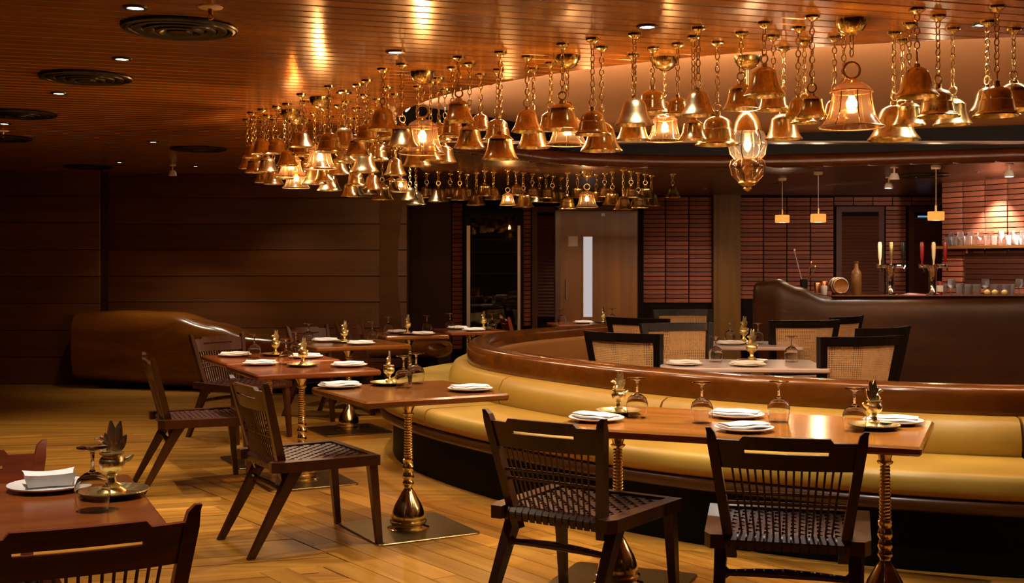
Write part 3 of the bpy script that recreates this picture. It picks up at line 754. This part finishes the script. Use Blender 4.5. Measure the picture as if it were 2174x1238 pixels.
def setting(x, y, rz, tn, which, kind=0, z=ZT):
    o = put(plate_me, 'plate', None, (x, y, z), rz); tag(o, 'round white plate under napkin, %s on %s' % (which, TN[tn]), 'plate', 'white side plates')
    o = put(nap[kind], 'napkin', None, (x, y, z+.0125+(.001 if kind == 0 else 0)), rz); tag(o, 'folded white napkin on plate, %s on %s' % (which, TN[tn]), 'napkin', 'folded white napkins')
def goblet(x, y, tn, which, me=None, z=ZT):
    o = put(me or gob_me, 'goblet', None, (x, y, z+.0005), 0, (1.14, 1.14, 1.0)); tag(o, 'clear glass goblet %s, %s on %s' % ('turned upside down', which, TN[tn]), 'goblet', 'glass goblets')
def lamp(x, y, rz, tn, which='', tray=True, z=ZT, s=1.0):
    if tray:
        o = put(tray_me, 'tray', None, (x, y, z)); tag(o, 'round brass tray under oil lamp %s on %s' % (which, TN[tn]), 'tray', 'brass trays')
    t = thing('oil_lamp', 'ornate brass oil lamp %s on %s' % (which, TN[tn]), 'oil lamp', (x, y, z+(.0065 if tray else .0005)), rz, 'brass oil lamps'); t.scale = (s, s, s)
    put(LB, 'lamp_base', t); put(LW, 'lamp_bowl', t); put(LBi, 'bird', t); put(LS, 'spout', t)
    for l in LL: put(l, 'tail_leaf', t)
setting(-1.375,3.5,R(25),'T0','beside the brass tray',1); lamp(-1.155,3.40,R(25),'T0','behind the goblet',True,ZT,1.15); goblet(-1.14,3.2,'T0','before the brass tray')
setting(-.93,6.36,R(29),'T1','at the left corner'); setting(-.22,6.2,R(15),'T1','at the right corner'); lamp(-.68,6.5,R(80),'T1','near the far corner'); goblet(-.585,6.36,'T1','left of the pair'); goblet(-.535,6.58,'T1','right of the pair')
setting(.36,5.02,R(-40),'T2','at the left end'); setting(.98,5.13,R(-22),'T2','at middle back between two goblets'); setting(.93,4.72,R(20),'T2','at the front edge behind chair rail'); setting(1.6,4.93,R(-20),'T2','at the right end')
lamp(.475,5.25,R(30),'T2','at the left end'); lamp(1.47,4.78,R(200),'T2','at the right end',True,ZT,1.05)
goblet(.545,5.13,'T2','beside the left brass tray'); goblet(.80,4.96,'T2','left of the middle plate'); goblet(1.13,4.99,'T2','right of the middle plate'); goblet(1.37,4.71,'T2','beside the right brass tray')
setting(-1.66,7.78,R(10),'T3a','at left'); setting(-1.06,7.66,R(10),'T3a','at right'); lamp(-1.36,7.66,R(60),'T3a','in the middle'); goblet(-1.5,7.82,'T3a','left of the lamp')
setting(-2.0,8.5,R(10),'T3b','at left'); setting(-1.46,8.36,R(10),'T3b','at right'); lamp(-1.72,8.56,R(60),'T3b','in the middle'); goblet(-1.83,8.36,'T3b','left of the lamp'); goblet(-1.58,8.62,'T3b','right of the lamp')
setting(-1.6,10.12,R(10),'T4','at the far side'); setting(-1.25,9.75,R(10),'T4','at the near side'); lamp(-1.42,9.98,R(60),'T4','in the middle'); goblet(-1.7,9.84,'T4','at the left corner'); goblet(-1.2,10.12,'T4','at the right corner')
setting(-1.1,11.36,R(5),'T5a','at left'); setting(-.84,11.08,R(5),'T5a','at right'); lamp(-.99,11.16,R(60),'T5a','in the middle'); goblet(-1.17,11.16,'T5a','at the left'); goblet(-.82,11.36,'T5a','at the right')
setting(-.56,12.06,R(5),'T5b','at left'); setting(-.38,11.72,R(5),'T5b','at right'); lamp(-.29,12.0,R(60),'T5b','in the middle'); goblet(-.62,11.8,'T5b','at the left'); goblet(-.2,11.8,'T5b','at the right')
setting(.8,13.22,R(5),'T6','beside the lamp'); lamp(1.03,13.3,R(60),'T6','right of the plate'); goblet(.55,13.0,'T6','at the left'); goblet(1.12,13.16,'T6','at the right')
ZM = .7505
setting(1.12,7.66,R(0),'M1','at left',0,ZM); setting(1.52,7.6,R(5),'M1','in the middle',0,ZM); lamp(1.6,7.86,R(40),'M1','in the middle',True,ZM,1.2); goblet(1.37,7.92,'M1','left of the lamp',None,ZM); goblet(1.88,7.92,'M1','right of the lamp',None,ZM)
setting(1.78,9.6,R(0),'M2','at left',0,ZM); lamp(1.92,9.75,R(40),'M2','in the middle',True,ZM,1.2); goblet(1.82,9.84,'M2','left of the lamp',None,ZM); goblet(2.03,9.72,'M2','right of the lamp',None,ZM)

# ------------------------------------------------------------------ hanging bells and lanterns
#  x, y, height of the lip, diameter, kind (b brass bell, g glass bell lantern, l small lit lantern), ceiling height
BELLS = [(1.80,5.55,1.992,0.244,'b',2.5), (1.73,5.03,2.123,0.187,'b',2.5), (1.87,5.17,2.054,0.190,'b',2.5), (2.04,5.45,2.054,0.179,'b',2.5),
(2.05,4.98,2.034,0.195,'b',2.5), (2.33,5.47,2.124,0.188,'b',2.5), (2.14,5.30,2.097,0.157,'b',2.5), (1.80,5.34,2.039,0.154,'b',2.5),
(1.52,5.27,2.020,0.283,'g',2.5), (1.32,5.18,2.059,0.137,'b',2.5), (1.32,5.43,2.085,0.135,'b',2.5), (1.43,5.76,2.097,0.138,'b',2.5),
(1.37,5.94,2.039,0.194,'b',2.5), (1.14,5.32,2.168,0.194,'b',2.5), (1.08,5.55,2.138,0.178,'b',2.5), (1.25,5.63,2.144,0.171,'b',2.5),
(1.01,5.79,1.993,0.220,'b',2.5), (0.86,5.44,2.095,0.170,'b',2.5), (0.87,5.65,2.005,0.145,'b',2.5), (0.81,6.24,2.061,0.200,'g',2.5),
(0.82,5.83,2.149,0.130,'b',2.5), (0.58,5.58,2.067,0.188,'b',2.5), (0.71,5.94,2.171,0.181,'b',2.5), (0.63,6.13,2.055,0.186,'b',2.5),
(0.45,5.92,1.976,0.213,'b',2.5), (0.39,5.70,2.034,0.178,'b',2.5), (0.25,5.84,2.075,0.196,'b',2.5), (0.29,6.18,2.033,0.218,'g',2.5),
(0.08,6.19,2.103,0.173,'b',2.5), (0.12,6.57,2.056,0.194,'b',2.5), (-0.06,6.06,1.948,0.194,'b',2.5), (-0.08,6.61,2.105,0.180,'b',2.5),
(-0.28,6.21,2.160,0.169,'b',2.5), (-0.23,6.40,2.040,0.179,'b',2.5), (-0.18,6.77,2.181,0.136,'b',2.5), (0.21,6.38,2.131,0.153,'b',2.5),
(-0.72,6.58,2.157,0.184,'b',2.5), (-0.60,6.43,2.053,0.170,'b',2.5), (-0.51,6.70,2.036,0.268,'g',2.5), (-0.58,7.24,2.010,0.191,'b',2.5),
(-0.95,7.60,2.000,0.195,'b',2.5), (-0.77,7.28,2.184,0.175,'b',2.5), (-1.39,7.90,2.134,0.183,'b',2.5), (-1.12,7.23,2.095,0.185,'b',2.5),
(-1.06,7.43,2.147,0.178,'b',2.5), (-1.26,7.73,2.034,0.216,'g',2.5), (-1.53,8.02,2.078,0.154,'b',2.5), (-1.57,8.37,2.029,0.208,'g',2.5),
(-1.43,8.52,1.986,0.191,'b',2.5), (-1.35,8.71,1.950,0.188,'b',2.5), (-1.21,8.83,1.915,0.156,'b',2.5), (-1.76,8.30,2.183,0.166,'b',2.5),
(-1.63,8.17,2.175,0.163,'b',2.5), (-1.87,8.47,2.172,0.149,'b',2.5), (-1.91,8.75,2.086,0.161,'b',2.5), (-1.79,8.63,2.084,0.159,'b',2.5),
(-1.90,9.03,2.032,0.166,'b',2.5), (-1.80,8.89,2.010,0.164,'b',2.5), (-1.60,8.73,1.972,0.203,'g',2.5), (-2.00,8.90,2.129,0.143,'b',2.5),
(-1.65,8.54,2.025,0.150,'b',2.5), (-1.56,8.92,2.081,0.164,'b',2.5), (-1.19,8.09,2.025,0.162,'b',2.5), (-1.31,8.23,1.987,0.151,'b',2.5),
(-1.09,8.24,1.954,0.152,'b',2.5), (-0.99,8.37,1.939,0.154,'b',2.5), (-1.35,7.56,2.159,0.152,'b',2.5), (-0.94,7.17,2.070,0.161,'b',2.5),
(-0.89,7.79,2.094,0.168,'b',2.5), (-0.75,7.57,1.979,0.157,'b',2.5), (-0.43,6.91,2.128,0.166,'b',2.5), (-0.42,7.36,2.043,0.159,'b',2.5),
(1.55,5.50,2.117,0.145,'b',2.5), (1.55,5.66,2.100,0.145,'b',2.5), (1.90,5.73,2.121,0.138,'b',2.5), (-0.86,6.99,2.137,0.162,'b',2.5),
(-1.11,7.91,2.090,0.171,'b',2.5), (-0.49,7.08,2.033,0.153,'b',2.5), (-0.33,6.54,2.116,0.157,'b',2.5), (-1.35,10.17,1.988,0.179,'b',2.5),
(-1.16,10.51,1.981,0.210,'b',2.5), (-1.03,10.90,2.077,0.175,'l',2.5), (-0.92,11.28,1.974,0.207,'b',2.5), (-0.71,11.37,2.010,0.209,'b',2.3),
(-0.50,11.30,2.020,0.190,'b',2.3), (-0.35,11.51,1.981,0.193,'b',2.3), (-0.18,11.41,2.031,0.182,'b',2.3), (-0.04,11.11,1.962,0.160,'l',2.3),
(0.11,11.46,1.961,0.220,'b',2.3), (0.28,12.11,2.045,0.193,'b',2.3), (0.41,11.94,2.031,0.201,'b',2.3), (0.54,11.50,1.944,0.193,'b',2.3),
(0.72,11.32,1.953,0.217,'l',2.3), (0.84,11.75,2.030,0.178,'b',2.3), (0.91,11.57,2.067,0.167,'b',2.3), (0.97,11.39,1.979,0.201,'b',2.3),
(1.05,11.11,1.921,0.187,'b',2.3), (1.23,11.47,1.951,0.211,'b',2.3), (1.40,11.84,1.992,0.199,'b',2.3), (1.59,11.66,2.066,0.168,'b',2.3),
(-0.61,11.60,2.059,0.176,'b',2.3), (-0.45,11.70,2.058,0.178,'b',2.3), (-0.26,11.23,2.057,0.170,'b',2.3), (0.04,11.27,2.063,0.162,'b',2.3),
(0.20,11.64,2.065,0.168,'b',2.3), (0.34,11.75,2.065,0.169,'b',2.3), (0.50,12.12,2.053,0.184,'b',2.3), (0.65,11.69,2.065,0.168,'b',2.3),
(1.14,11.28,2.041,0.172,'b',2.3), (1.32,11.66,2.058,0.178,'b',2.3), (-0.84,11.59,2.059,0.176,'b',2.3), (-0.96,11.07,2.008,0.177,'b',2.5),
(-1.25,10.32,2.021,0.173,'b',2.5), (-1.10,10.71,2.074,0.172,'b',2.5)]

def bell_mesh(v):
    if v == 0: pr = [(.5,0),(.49,.03),(.44,.09),(.385,.18),(.345,.3),(.315,.42),(.285,.52),(.235,.6),(.15,.655),(.075,.685),(.07,.75),(.0005,.76)]
    elif v == 1: pr = [(.5,0),(.5,.025),(.455,.05),(.44,.08),(.4,.1),(.375,.2),(.355,.32),(.35,.34),(.33,.36),(.32,.46),(.30,.52),(.25,.58),(.12,.64),(.08,.66),(.075,.76),(.0005,.77)]
    else: pr = [(.5,0),(.46,.05),(.41,.13),(.37,.24),(.34,.38),(.32,.5),(.325,.52),(.31,.54),(.22,.62),(.12,.66),(.11,.72),(.06,.74),(.0005,.76)]
    inner = [(.0005,.62),(.2,.57),(.28,.5),(.325,.36),(.37,.16),(.425,.06),(.475,.002)]
    return MB().lathe(pr[::-1]+inner[::-1], 28).mesh('bell_body', M['brass_bell'], 35)
BM = [bell_mesh(v) for v in range(3)]
clap = MB().rod((0,0,.5), (0,0,.08), .025, .035, 8).mesh('clapper', M['brass_dark'])
ringm = MB().torus((0,0,.022), .02, .0042, None, 14, 6).mesh('hanging_ring', M['brass_dark'])
plate = MB().lathe([(.0001,-.028),(.012,-.026),(.02,-.016),(.034,-.01),(.036,0),(.0001,0)], 16).mesh('ceiling_plate', M['brass'])
dome = MB().lathe([(.0001,-.07),(.02,-.068),(.05,-.05),(.068,-.024),(.072,0),(.0001,0)], 20).mesh('ceiling_plate', M['brass'])
CHAINS = {}
def chain_mesh(n):
    if n not in CHAINS:
        mb = MB()
        for i in range(n):
            Mx = Matrix.Rotation(PI/2 if i % 2 else 0, 3, 'Z')
            mb.torus((0, 0, -(i+.5)*.03), .0125, .0032, Mx, 10, 5, .85, 1.35)
        CHAINS[n] = mb.mesh('chain', M['brass_dark'])
    return CHAINS[n]
def rib_mesh(pr, k=8, r=.008):
    mb = MB()
    for i in range(k):
        a = 2*PI*i/k; mb.tube([((x+.006)*math.cos(a), (x+.006)*math.sin(a), z) for x, z in pr], r, 5)
    return mb
glp = [(.5,.0),(.48,.03),(.42,.1),(.37,.2),(.335,.34),(.315,.48),(.31,.56)]
gl_body = MB().lathe(glp, 32).mesh('glass_body', M['amber'], 60)
gl_cap = MB().lathe([(.345,.55),(.35,.57),(.31,.585),(.27,.64),(.18,.7),(.08,.73),(.06,.78),(.0005,.79)], 28).mesh('glass_cap', M['amber'], 60)
gl_rib = rib_mesh(glp, 8, .009).mesh('rib_cage', M['bronze'])
gl_rim = MB().torus((0,0,.005), .5, .012, Matrix.Rotation(PI/2, 3, 'X'), 32, 6).mesh('metal_rim', M['brass_dark'])
gl_rim2 = MB().torus((0,0,.56), .33, .012, Matrix.Rotation(PI/2, 3, 'X'), 28, 6).mesh('metal_rim', M['brass_dark'])
gl_ring = MB().torus((0,0,.9), .13, .022, None, 20, 6).mesh('hanging_ring', M['brass_dark'])
bulb_me = MB().lathe([(.0005,-.16),(.05,-.14),(.085,-.08),(.09,-.03),(.06,.03),(.04,.08),(.0005,.085)], 14).mesh('bulb', M['bulb'])
sock = MB().rod((0,0,.08),(0,0,.2),.05,.05,10).mesh('bulb_socket', M['brass_dark'])
cable = {}
def hang(t, ztop, zbell, zc, big=False):
    """ceiling plate, chain and ring between ceiling and the top of the bell (root at the ceiling)"""
    put(dome if big else plate, 'ceiling_plate', t)
    L = zc-(.06 if big else .022)-(zbell+ztop)-.034
    n_ = max(1, round(L/.03))
    put(chain_mesh(n_), 'chain', t, (0, 0, -(.06 if big else .022)), random.uniform(0, PI), (1, 1, max(.35, L/(n_*.03))))
bells = sorted([b for b in BELLS if b[4] == 'b' and b[1] < 8.9], key=lambda b: b[0]/b[1])
LAN = [(-99, 'the left edge of the cluster'), (897, 'the pink-lit lantern'), (1203, 'the brass-rimmed lantern'), (1410, 'the cream-backed lantern'), (1590, 'the oval lantern'), (1808, 'the largest glass lantern'), (9999, 'the right frame edge')]
def px(b): return 1087+2500*b[0]/b[1]
cnt = {}
def bell_label(b):
    p = px(b)
    if b[1] < 8.9:
        for (a, an), (c, cn) in zip(LAN[:-1], LAN[1:]):
            if a <= p < c: z_ = (an, cn)
        i = cnt.get(z_, 0); cnt[z_] = i+1
        return 'brass bell, %s from left between %s and %s' % (ordinal(i), z_[0].replace('the left edge of the cluster', 'left cluster edge'), z_[1])
    if b[5] == HC: key = 'brass bell in far left bend of the bell ring, %s from left'
    else: key = 'small brass bell in far row under dark soffit, %s from left'
    i = cnt.get(key, 0); cnt[key] = i+1
    return key % ordinal(i)
for k, b in enumerate(sorted(BELLS, key=lambda b: b[0]/b[1])):
    x, y, zb_, D, kind, zc = b
    if kind == 'b':
        t = thing('brass_bell', bell_label(b), 'bell', (x, y, zc), random.uniform(0, 6.28), 'hanging brass temple bells')
        hang(t, .76*D, zb_, zc)
        o = put(BM[k % 3], 'bell_body', t, (0, 0, zb_-zc), 0, (D, D, D)); put(clap, 'clapper', t, (0, 0, zb_-zc), 0, (D, D, D)); put(ringm, 'hanging_ring', t, (0, 0, zb_-zc+.745*D), random.uniform(0, 3))
    else:
        lb = {897: 'bell-shaped lantern of pinkish amber glass glowing among the left bells', 1203: 'small amber glass bell lantern with brass rim over the rail', 1410: 'amber glass bell lantern lit before the cream recess', 1808: 'largest amber ribbed glass bell lantern at the right'}
        near_ = min(lb, key=lambda q: abs(q-px(b)))
        if kind == 'g' and abs(near_-px(b)) < 25: label = lb[near_]
        else:
            i = cnt.get('lan', 0); cnt['lan'] = i+1
            label = 'small lit glass bell lantern among %s, %s lantern from left' % ('the left cluster bells' if kind == 'g' else 'the far bells', ordinal(i))
        t = thing('bell_lantern', label, 'lantern', (x, y, zc), 0, 'glass bell lanterns')
        hang(t, 1.0*D, zb_, zc, D > .19)
        for me, nm in ((gl_body, 'glass_body'), (gl_cap, 'glass_cap'), (gl_rib, 'rib_cage'), (gl_rim, 'metal_rim'), (gl_rim2, 'metal_rim'), (gl_ring, 'hanging_ring')): put(me, nm, t, (0, 0, zb_-zc), 0, (D, D, D))
        put(bulb_me, 'bulb', t, (0, 0, zb_-zc+.42*D), 0, (D, D, D)); put(sock, 'bulb_socket', t, (0, 0, zb_-zc+.42*D), 0, (D, D, D))
        point('lantern_light', (0, 0, zb_-zc+.2*D), K_BULB*(1 if kind == 'g' else .55), AMBER, .02, t)
# oval two-tier lantern
t = thing('oval_lantern', 'tall oval glass lantern with two tiers hanging lowest among bells', 'lantern', (1.24, 6.2, HC))
put(dome, 'ceiling_plate', t)
MB().rod((0,0,-.06), (0,0,-.3), .006).build('hanging_rod', M['brass_dark'], t)
def z_(v): return v-HC
MB().lathe([(.0005,z_(2.215)),(.03,z_(2.212)),(.05,z_(2.19)),(.07,z_(2.15)),(.078,z_(2.105)),(.07,z_(2.105)),(.0005,z_(2.13))], 20).build('lantern_cap', M['brass'], t)
up = [(.076,z_(2.11)),(.092,z_(2.075)),(.097,z_(2.035)),(.085,z_(1.985)),(.058,z_(1.955))]
MB().lathe(up, 24).build('upper_glass', M['pale'], t, 60); rib_mesh(up, 6, .0035).build('upper_ribs', M['bronze'], t)
MB().lathe([(.0005,z_(1.968)),(.06,z_(1.965)),(.064,z_(1.955)),(.03,z_(1.945)),(.02,z_(1.925)),(.034,z_(1.905)),(.016,z_(1.885)),(.012,z_(1.85)),(.0005,z_(1.85))], 18).build('lantern_collar', M['brass_dark'], t)
lo = [(.06,z_(1.965)),(.082,z_(1.95)),(.088,z_(1.92)),(.075,z_(1.875)),(.045,z_(1.842))]
MB().lathe(lo, 24).build('lower_glass', M['pale'], t, 60); rib_mesh(lo, 6, .0035).build('lower_ribs', M['bronze'], t)
MB().lathe([(.048,z_(1.845)),(.05,z_(1.835)),(.03,z_(1.82)),(.018,z_(1.815)),(.024,z_(1.805)),(.012,z_(1.795)),(.0005,z_(1.79))], 18).build('finial', M['brass_dark'], t)
o = put(bulb_me, 'bulb', t, (0, 0, z_(2.05)), 0, (.22, .22, .3))
point('lantern_light', (0, 0, z_(2.0)), K_BULB*1.2, AMBER, .03, t)

# ------------------------------------------------------------------ ceiling fittings
dp = [(.25,0),(.255,-.012),(.24,-.02)]
for k in range(4):
    r = .225-k*.052; dp += [(r,-.016), (r-.006,.0), (r-.012,-.018-.004*k), (r-.03,-.022-.004*k)]
dp += [(.0001,-.03)]
dif = MB().lathe([(.0001,.004),(.25,.004)][::-1][:0]+dp, 36).mesh('diffuser_cone', M['diff'], 40)
for x, y, z, lb in ((-1.53,5.42,HC,'largest black round air diffuser in the plank ceiling, nearest the camera'),(-2.48,6.85,HC,'black round air diffuser, second nearest in left plank ceiling'),(-3.57,8.52,HC,'black round air diffuser cut by the left frame edge'),(-4.42,10.17,HC,'small black diffuser just showing at far left edge'),(-2.96,11.12,HC,'far black diffuser seen edge-on left of the bells'),(-4.75,13.2,HC,'farthest black diffuser near the left wooden wall'),(4.09,11.71,HS,'round diffuser in the low soffit above the bar')):
    t = thing('air_diffuser', lb, 'diffuser', (x, y, z), 0, 'round ceiling diffusers'); put(dif, 'diffuser_cone', t, (0, 0, -.0005))
    MB().torus((0,0,-.008), .255, .008, Matrix.Rotation(PI/2, 3, 'X'), 36, 6).build('outer_ring', M['diff'], t)
for x, y, lb in ((-1.28,5.0,'fire sprinkler on white plate above the nearest diffuser'),(-4.18,9.66,'fire sprinkler plate at the left frame edge')):
    t = thing('sprinkler', lb, 'sprinkler', (x, y, HC), 0, 'ceiling sprinklers')
    MB().lathe([(.0001,-.008),(.03,-.008),(.05,-.004),(.052,0),(.0001,0)], 20).build('sprinkler_plate', M['whitep'], t)
    MB().rod((0,0,-.008),(0,0,-.03),.012,.01,8).build('sprinkler_head', M['copper'], t)
    MB().torus((0,0,-.042), .012, .0025, None, 10, 5).build('sprinkler_frame', M['copper'], t)
def track_spot(x, y, z, tgt, lb, w):
    t = thing('ceiling_spotlight', lb, 'spotlight', (x, y, z), 0, 'white ceiling spotlights')
    MB().lathe([(.0001,0),(.035,0),(.035,-.015),(.0001,-.015)], 14).build('mount', M['whitep'], t)
    MB().rod((0,0,-.01),(0,0,-.07),.007).build('stem', M['whitep'], t)
    MB().lathe([(.0001,-.06),(.028,-.062),(.04,-.09),(.045,-.12),(.042,-.12),(.0001,-.1)], 16).build('lamp_head', M['whitep'], t)
    MB().lathe([(.0001,-.112),(.04,-.114)], 16).build('lens', M['lens'], t)
    if w: spot('spotlight_beam', (0, 0, -.13), (tgt[0]-x, tgt[1]-y, tgt[2]-z), w, WHITE, 70, parent=t)
track_spot(3.5,10.78,HS,(3.4,11.3,1.1),'white spotlight under bar soffit, left one of the nearer pair',70)
track_spot(3.85,12.03,HS,(3.7,15,1.2),'white spotlight under bar soffit behind the left pair member',80)
track_spot(4.40,10.42,HS,(5.05,12.0,1.75),'bright white spotlight at the right edge above the bar',430)
track_spot(-3.74,12.98,HC,(-3.7,13.6,.6),'small spotlight hanging far back before the wooden wall',40)
for x, y, zb_, lb in ((2.80,12.2,1.87,'amber glowing drum pendant, leftmost over the bar'),(2.96,11.38,1.845,'amber glowing drum pendant, middle one of three over the bar'),(3.86,10.72,1.84,'amber glowing drum pendant nearest the brick bar wall')):
    t = thing('pendant_lamp', lb, 'lamp', (x, y, HS), 0, 'drum pendants over the bar')
    MB().lathe([(.0001,-.03),(.04,-.03),(.045,0),(.0001,0)], 16).build('ceiling_rose', M['whitep'], t)
    MB().rod((0,0,-.02),(0,0,zb_+.1-HS),.003,.003,6).build('cord', M['whitep'], t)
    z0 = zb_-HS
    MB().lathe([(.05,z0-.036),(.07,z0-.035),(.073,z0-.03),(.073,z0+.04),(.068,z0+.045),(.0005,z0+.045)], 24).build('lamp_shade', M['shade'], t, 60)
    MB().lathe([(.0005,z0-.03),(.025,z0-.02),(.03,z0),(.02,z0+.03),(.0005,z0+.05)], 12).build('bulb', M['bulb'], t)
    MB().lathe([(.0005,z0+.1),(.012,z0+.1),(.012,z0+.04),(.0005,z0+.04)], 10).build('bulb_socket', M['brass_dark'], t)
    point('pendant_light', (0, 0, z0-.06), 9, AMBER, .03, t)

# ------------------------------------------------------------------ bar wall shelf, glasses and bar tools
sh = thing('wall_shelf', 'wooden shelf of glasses on the brick bar wall', 'shelf', (bwx, bwy, 0), BA)
MB().box((1.1, -.13, 1.585), (2.1, .24, .03)).build('shelf_board', M['rail'], sh, 0)
for x in (.4, 1.1, 1.8): MB().box((x, -.06, 1.545), (.02, .1, .05)).build('bracket', M['brass_dark'], sh, 0)
cb = thing('wall_cabinet', 'dark wooden slatted panel below the bar shelf', 'panel', (bwx, bwy, 0), BA)
MB().box((1.2, -.02, 1.355), (1.75, .02, .34)).build('panel_back', M['louvre'], cb, 0)
for j in range(6): MB().box((1.2, -.04, 1.215+j*.056), (1.74, .02, .048)).build('slat', M['wall_dark'], cb, 0)
tumb = MB().lathe([(.0001,0),(.028,0),(.034,.1),(.0325,.1),(.027,.006),(.0001,.006)], 14).mesh('tumbler', M['bar_glass'], 60)
wine = MB().lathe([(.0001,0),(.03,0),(.03,.003),(.005,.008),(.004,.06),(.02,.075),(.034,.1),(.03,.15),(.0285,.15),(.0325,.1),(.018,.078),(.0001,.066)], 14).mesh('wine_glass', M['bar_glass'], 60)
cs, sn = math.cos(BA), math.sin(BA)
def bwp(u, v, z): return (bwx+u*cs-v*sn, bwy+u*sn+v*cs, z)
rnd = random.Random(2)
for r_, (v_, nm) in enumerate(((-.08, 'rear'), (-.18, 'front'))):
    for i in range(15):
        me, n_ = (wine, 'wine_glass') if (i+r_) % 3 == 0 else (tumb, 'tumbler')
        o = put(me, n_, None, bwp(.18+i*.082+r_*.03, v_, 1.6005)); tag(o, 'clear glass on bar wall shelf, %s in the %s row from left' % (ordinal(i), nm), 'glass', 'glasses on the bar shelf')
for r_, (y_, nm) in enumerate(((11.43, 'rear'), (11.33, 'front'))):
    for i in range(14):
        me, n_ = (wine, 'wine_glass') if (i+r_) % 4 == 1 else (tumb, 'tumbler')
        o = put(me, n_, None, (4.19+i*.082+r_*.03, y_, 1.1125)); tag(o, 'clear glass on the bar counter, %s in the %s row from left' % (ordinal(i), nm), 'glass', 'glasses on the bar counter')
o = put(MB().lathe([(.0001,0),(.033,0),(.034,.004),(.034,.12),(.03,.128),(.0001,.128)], 16).mesh('can', M['beer_red']), 'can', None, (4.1, 11.3, 1.1125)); tag(o, 'red and white can at the left end of counter glasses', 'can')
MB().lathe([(.0345,.03),(.0345,.09)], 16).build('can_band', M['white'], o)
for i, (x, y) in enumerate(((4.52,11.2),(4.60,11.22),(4.68,11.19))):
    o = put(MB().lathe([(.0005,-.024),(.015,-.022),(.028,-.008),(.03,.004),(.022,.018),(.006,.026),(.0005,.027)], 12).mesh('lemon', M['fruit']), 'lemon', None, (x, y, 1.137)); tag(o, 'yellow lemon on the bar counter, %s from left' % ordinal(i), 'lemon', 'lemons on the bar')
def taps(x, y, lb, cols, sc=1.0):
    t = thing('beer_tap', lb, 'beer tap', (x, y, 1.1125), 0, 'beer tap towers'); t.scale = (sc, sc, sc)
    MB().lathe([(.0001,0),(.065,0),(.065,.012),(.04,.02),(.036,.03),(.036,.22),(.045,.24),(.06,.27),(.06,.285),(.045,.295),(.0001,.295)], 18).build('tower', M['chrome'], t)
    MB().rod((-.13,0,.275),(.13,0,.275),.022,.022,12).build('manifold', M['chrome'], t)
    for i, (dx, c_) in enumerate(zip((-.11, 0, .11), cols)):
        f_ = MB().tube([(dx,-.01,.275),(dx,-.06,.278),(dx,-.08,.25),(dx,-.082,.22)], [.012,.013,.011,.009], 8).build('faucet', M['chrome'], t)
        MB().lathe([(.0001,.28),(.009,.28),(.008,.32),(.016,.36),(.02,.47),(.016,.5),(.0001,.505)], 10, (dx, -.03, 0)).build('tap_handle', M[c_], f_)
taps(3.60, 11.2, 'chrome beer tap tower with pale and black handles, left of two', ('cream_plastic','brass_dark','black'))
taps(4.0, 11.2, 'chrome beer tap tower with red and cream handles, right of two', ('beer_red','cream_plastic','beer_red'))
o = put(MB().lathe([(.0001,0),(.045,0),(.048,.01),(.048,.19),(.042,.22),(.02,.25),(.018,.3),(.022,.305),(.022,.32),(.0001,.32)], 16).mesh('bottle', M['bottle']), 'bottle', None, (3.29, 11.25, 1.1125)); tag(o, 'tall brown bottle standing between barrel and beer taps', 'bottle')
t = thing('small_barrel', 'small wooden barrel lying on the bar counter', 'barrel', (3.12, 11.25, 1.2))
bar_ = []
for k in range(9):
    u = k/8*2-1; bar_.append((.085-.018*u*u, u*.09))
o = MB().lathe([(.0001,-.085),(.06,-.085)]+bar_+[(.06,.085),(.0001,.085)], 20).build('staves', M['door'], t); o.rotation_euler = (PI/2, 0, 0)
for u in (-.085, -.05, .05, .085):
    o = MB().torus((0,u,0), .085-.018*(u/.09)**2, .004, None, 20, 5).build('hoop', M['steel'], t)
for s in (-.05, .05): MB().box((0, s, -.078), (.1, .02, .02)).build('cradle', M['louvre'], t, 0)
for i, (x, h_, m_) in enumerate(((2.93,.1,'copper'),(3.0,.13,'copper'),(2.97,.09,'steel'))):
    o = put(MB().lathe([(.0001,0),(.028,0),(.034,h_*.8),(.03,h_),(.027,h_),(.03,h_*.8),(.0001,.006)], 14).mesh('cocktail_cup', M[m_]), 'cocktail_cup', None, (x, 11.3-.09*(i == 2), 1.13 if x < 2.95 else 1.1125)); tag(o, ('%s cocktail cup on bar beside barrel, %s' % (m_, ('leftmost', 'rightmost and taller', 'nearest and shortest')[i])), 'cup')
o = MB(); t = thing('tool_holder', 'black holder with long bar spoons at the raised bar end', 'holder', (2.80, 11.3, 1.17))
MB().lathe([(.0001,0),(.035,0),(.038,.09),(.034,.09),(.032,.006),(.0001,.006)], 14).build('holder_cup', M['black'], t)
for i, (a, b) in enumerate(((-.09, .36), (.07, .24), (.11, .2))):
    sp = MB().rod((0, 0, .01), (a, 0, b), .004, .004, 6).build('bar_spoon', M['steel'] if i == 0 else M['copper'], t)
    MB().lathe([(.0005,-.016),(.008,-.01),(.01,0),(.007,.012),(.0005,.016)], 8, (a, 0, b+.008)).build('spoon_tip', M['steel'] if i == 0 else M['copper'], sp)
mb = MB(); mb.rings([[(x, 11.08, 1.1125), (x, 11.3, 1.1125), (x, 11.3, 1.122+.008*math.sin(x*40)), (x, 11.08, 1.122+.006*math.sin(x*33))] for x in [3.72+.025*i for i in range(8)]])
tag(mb.build('bar_towel', M['pink_cloth'], None), 'folded pinkish bar towel between the two beer taps', 'towel')
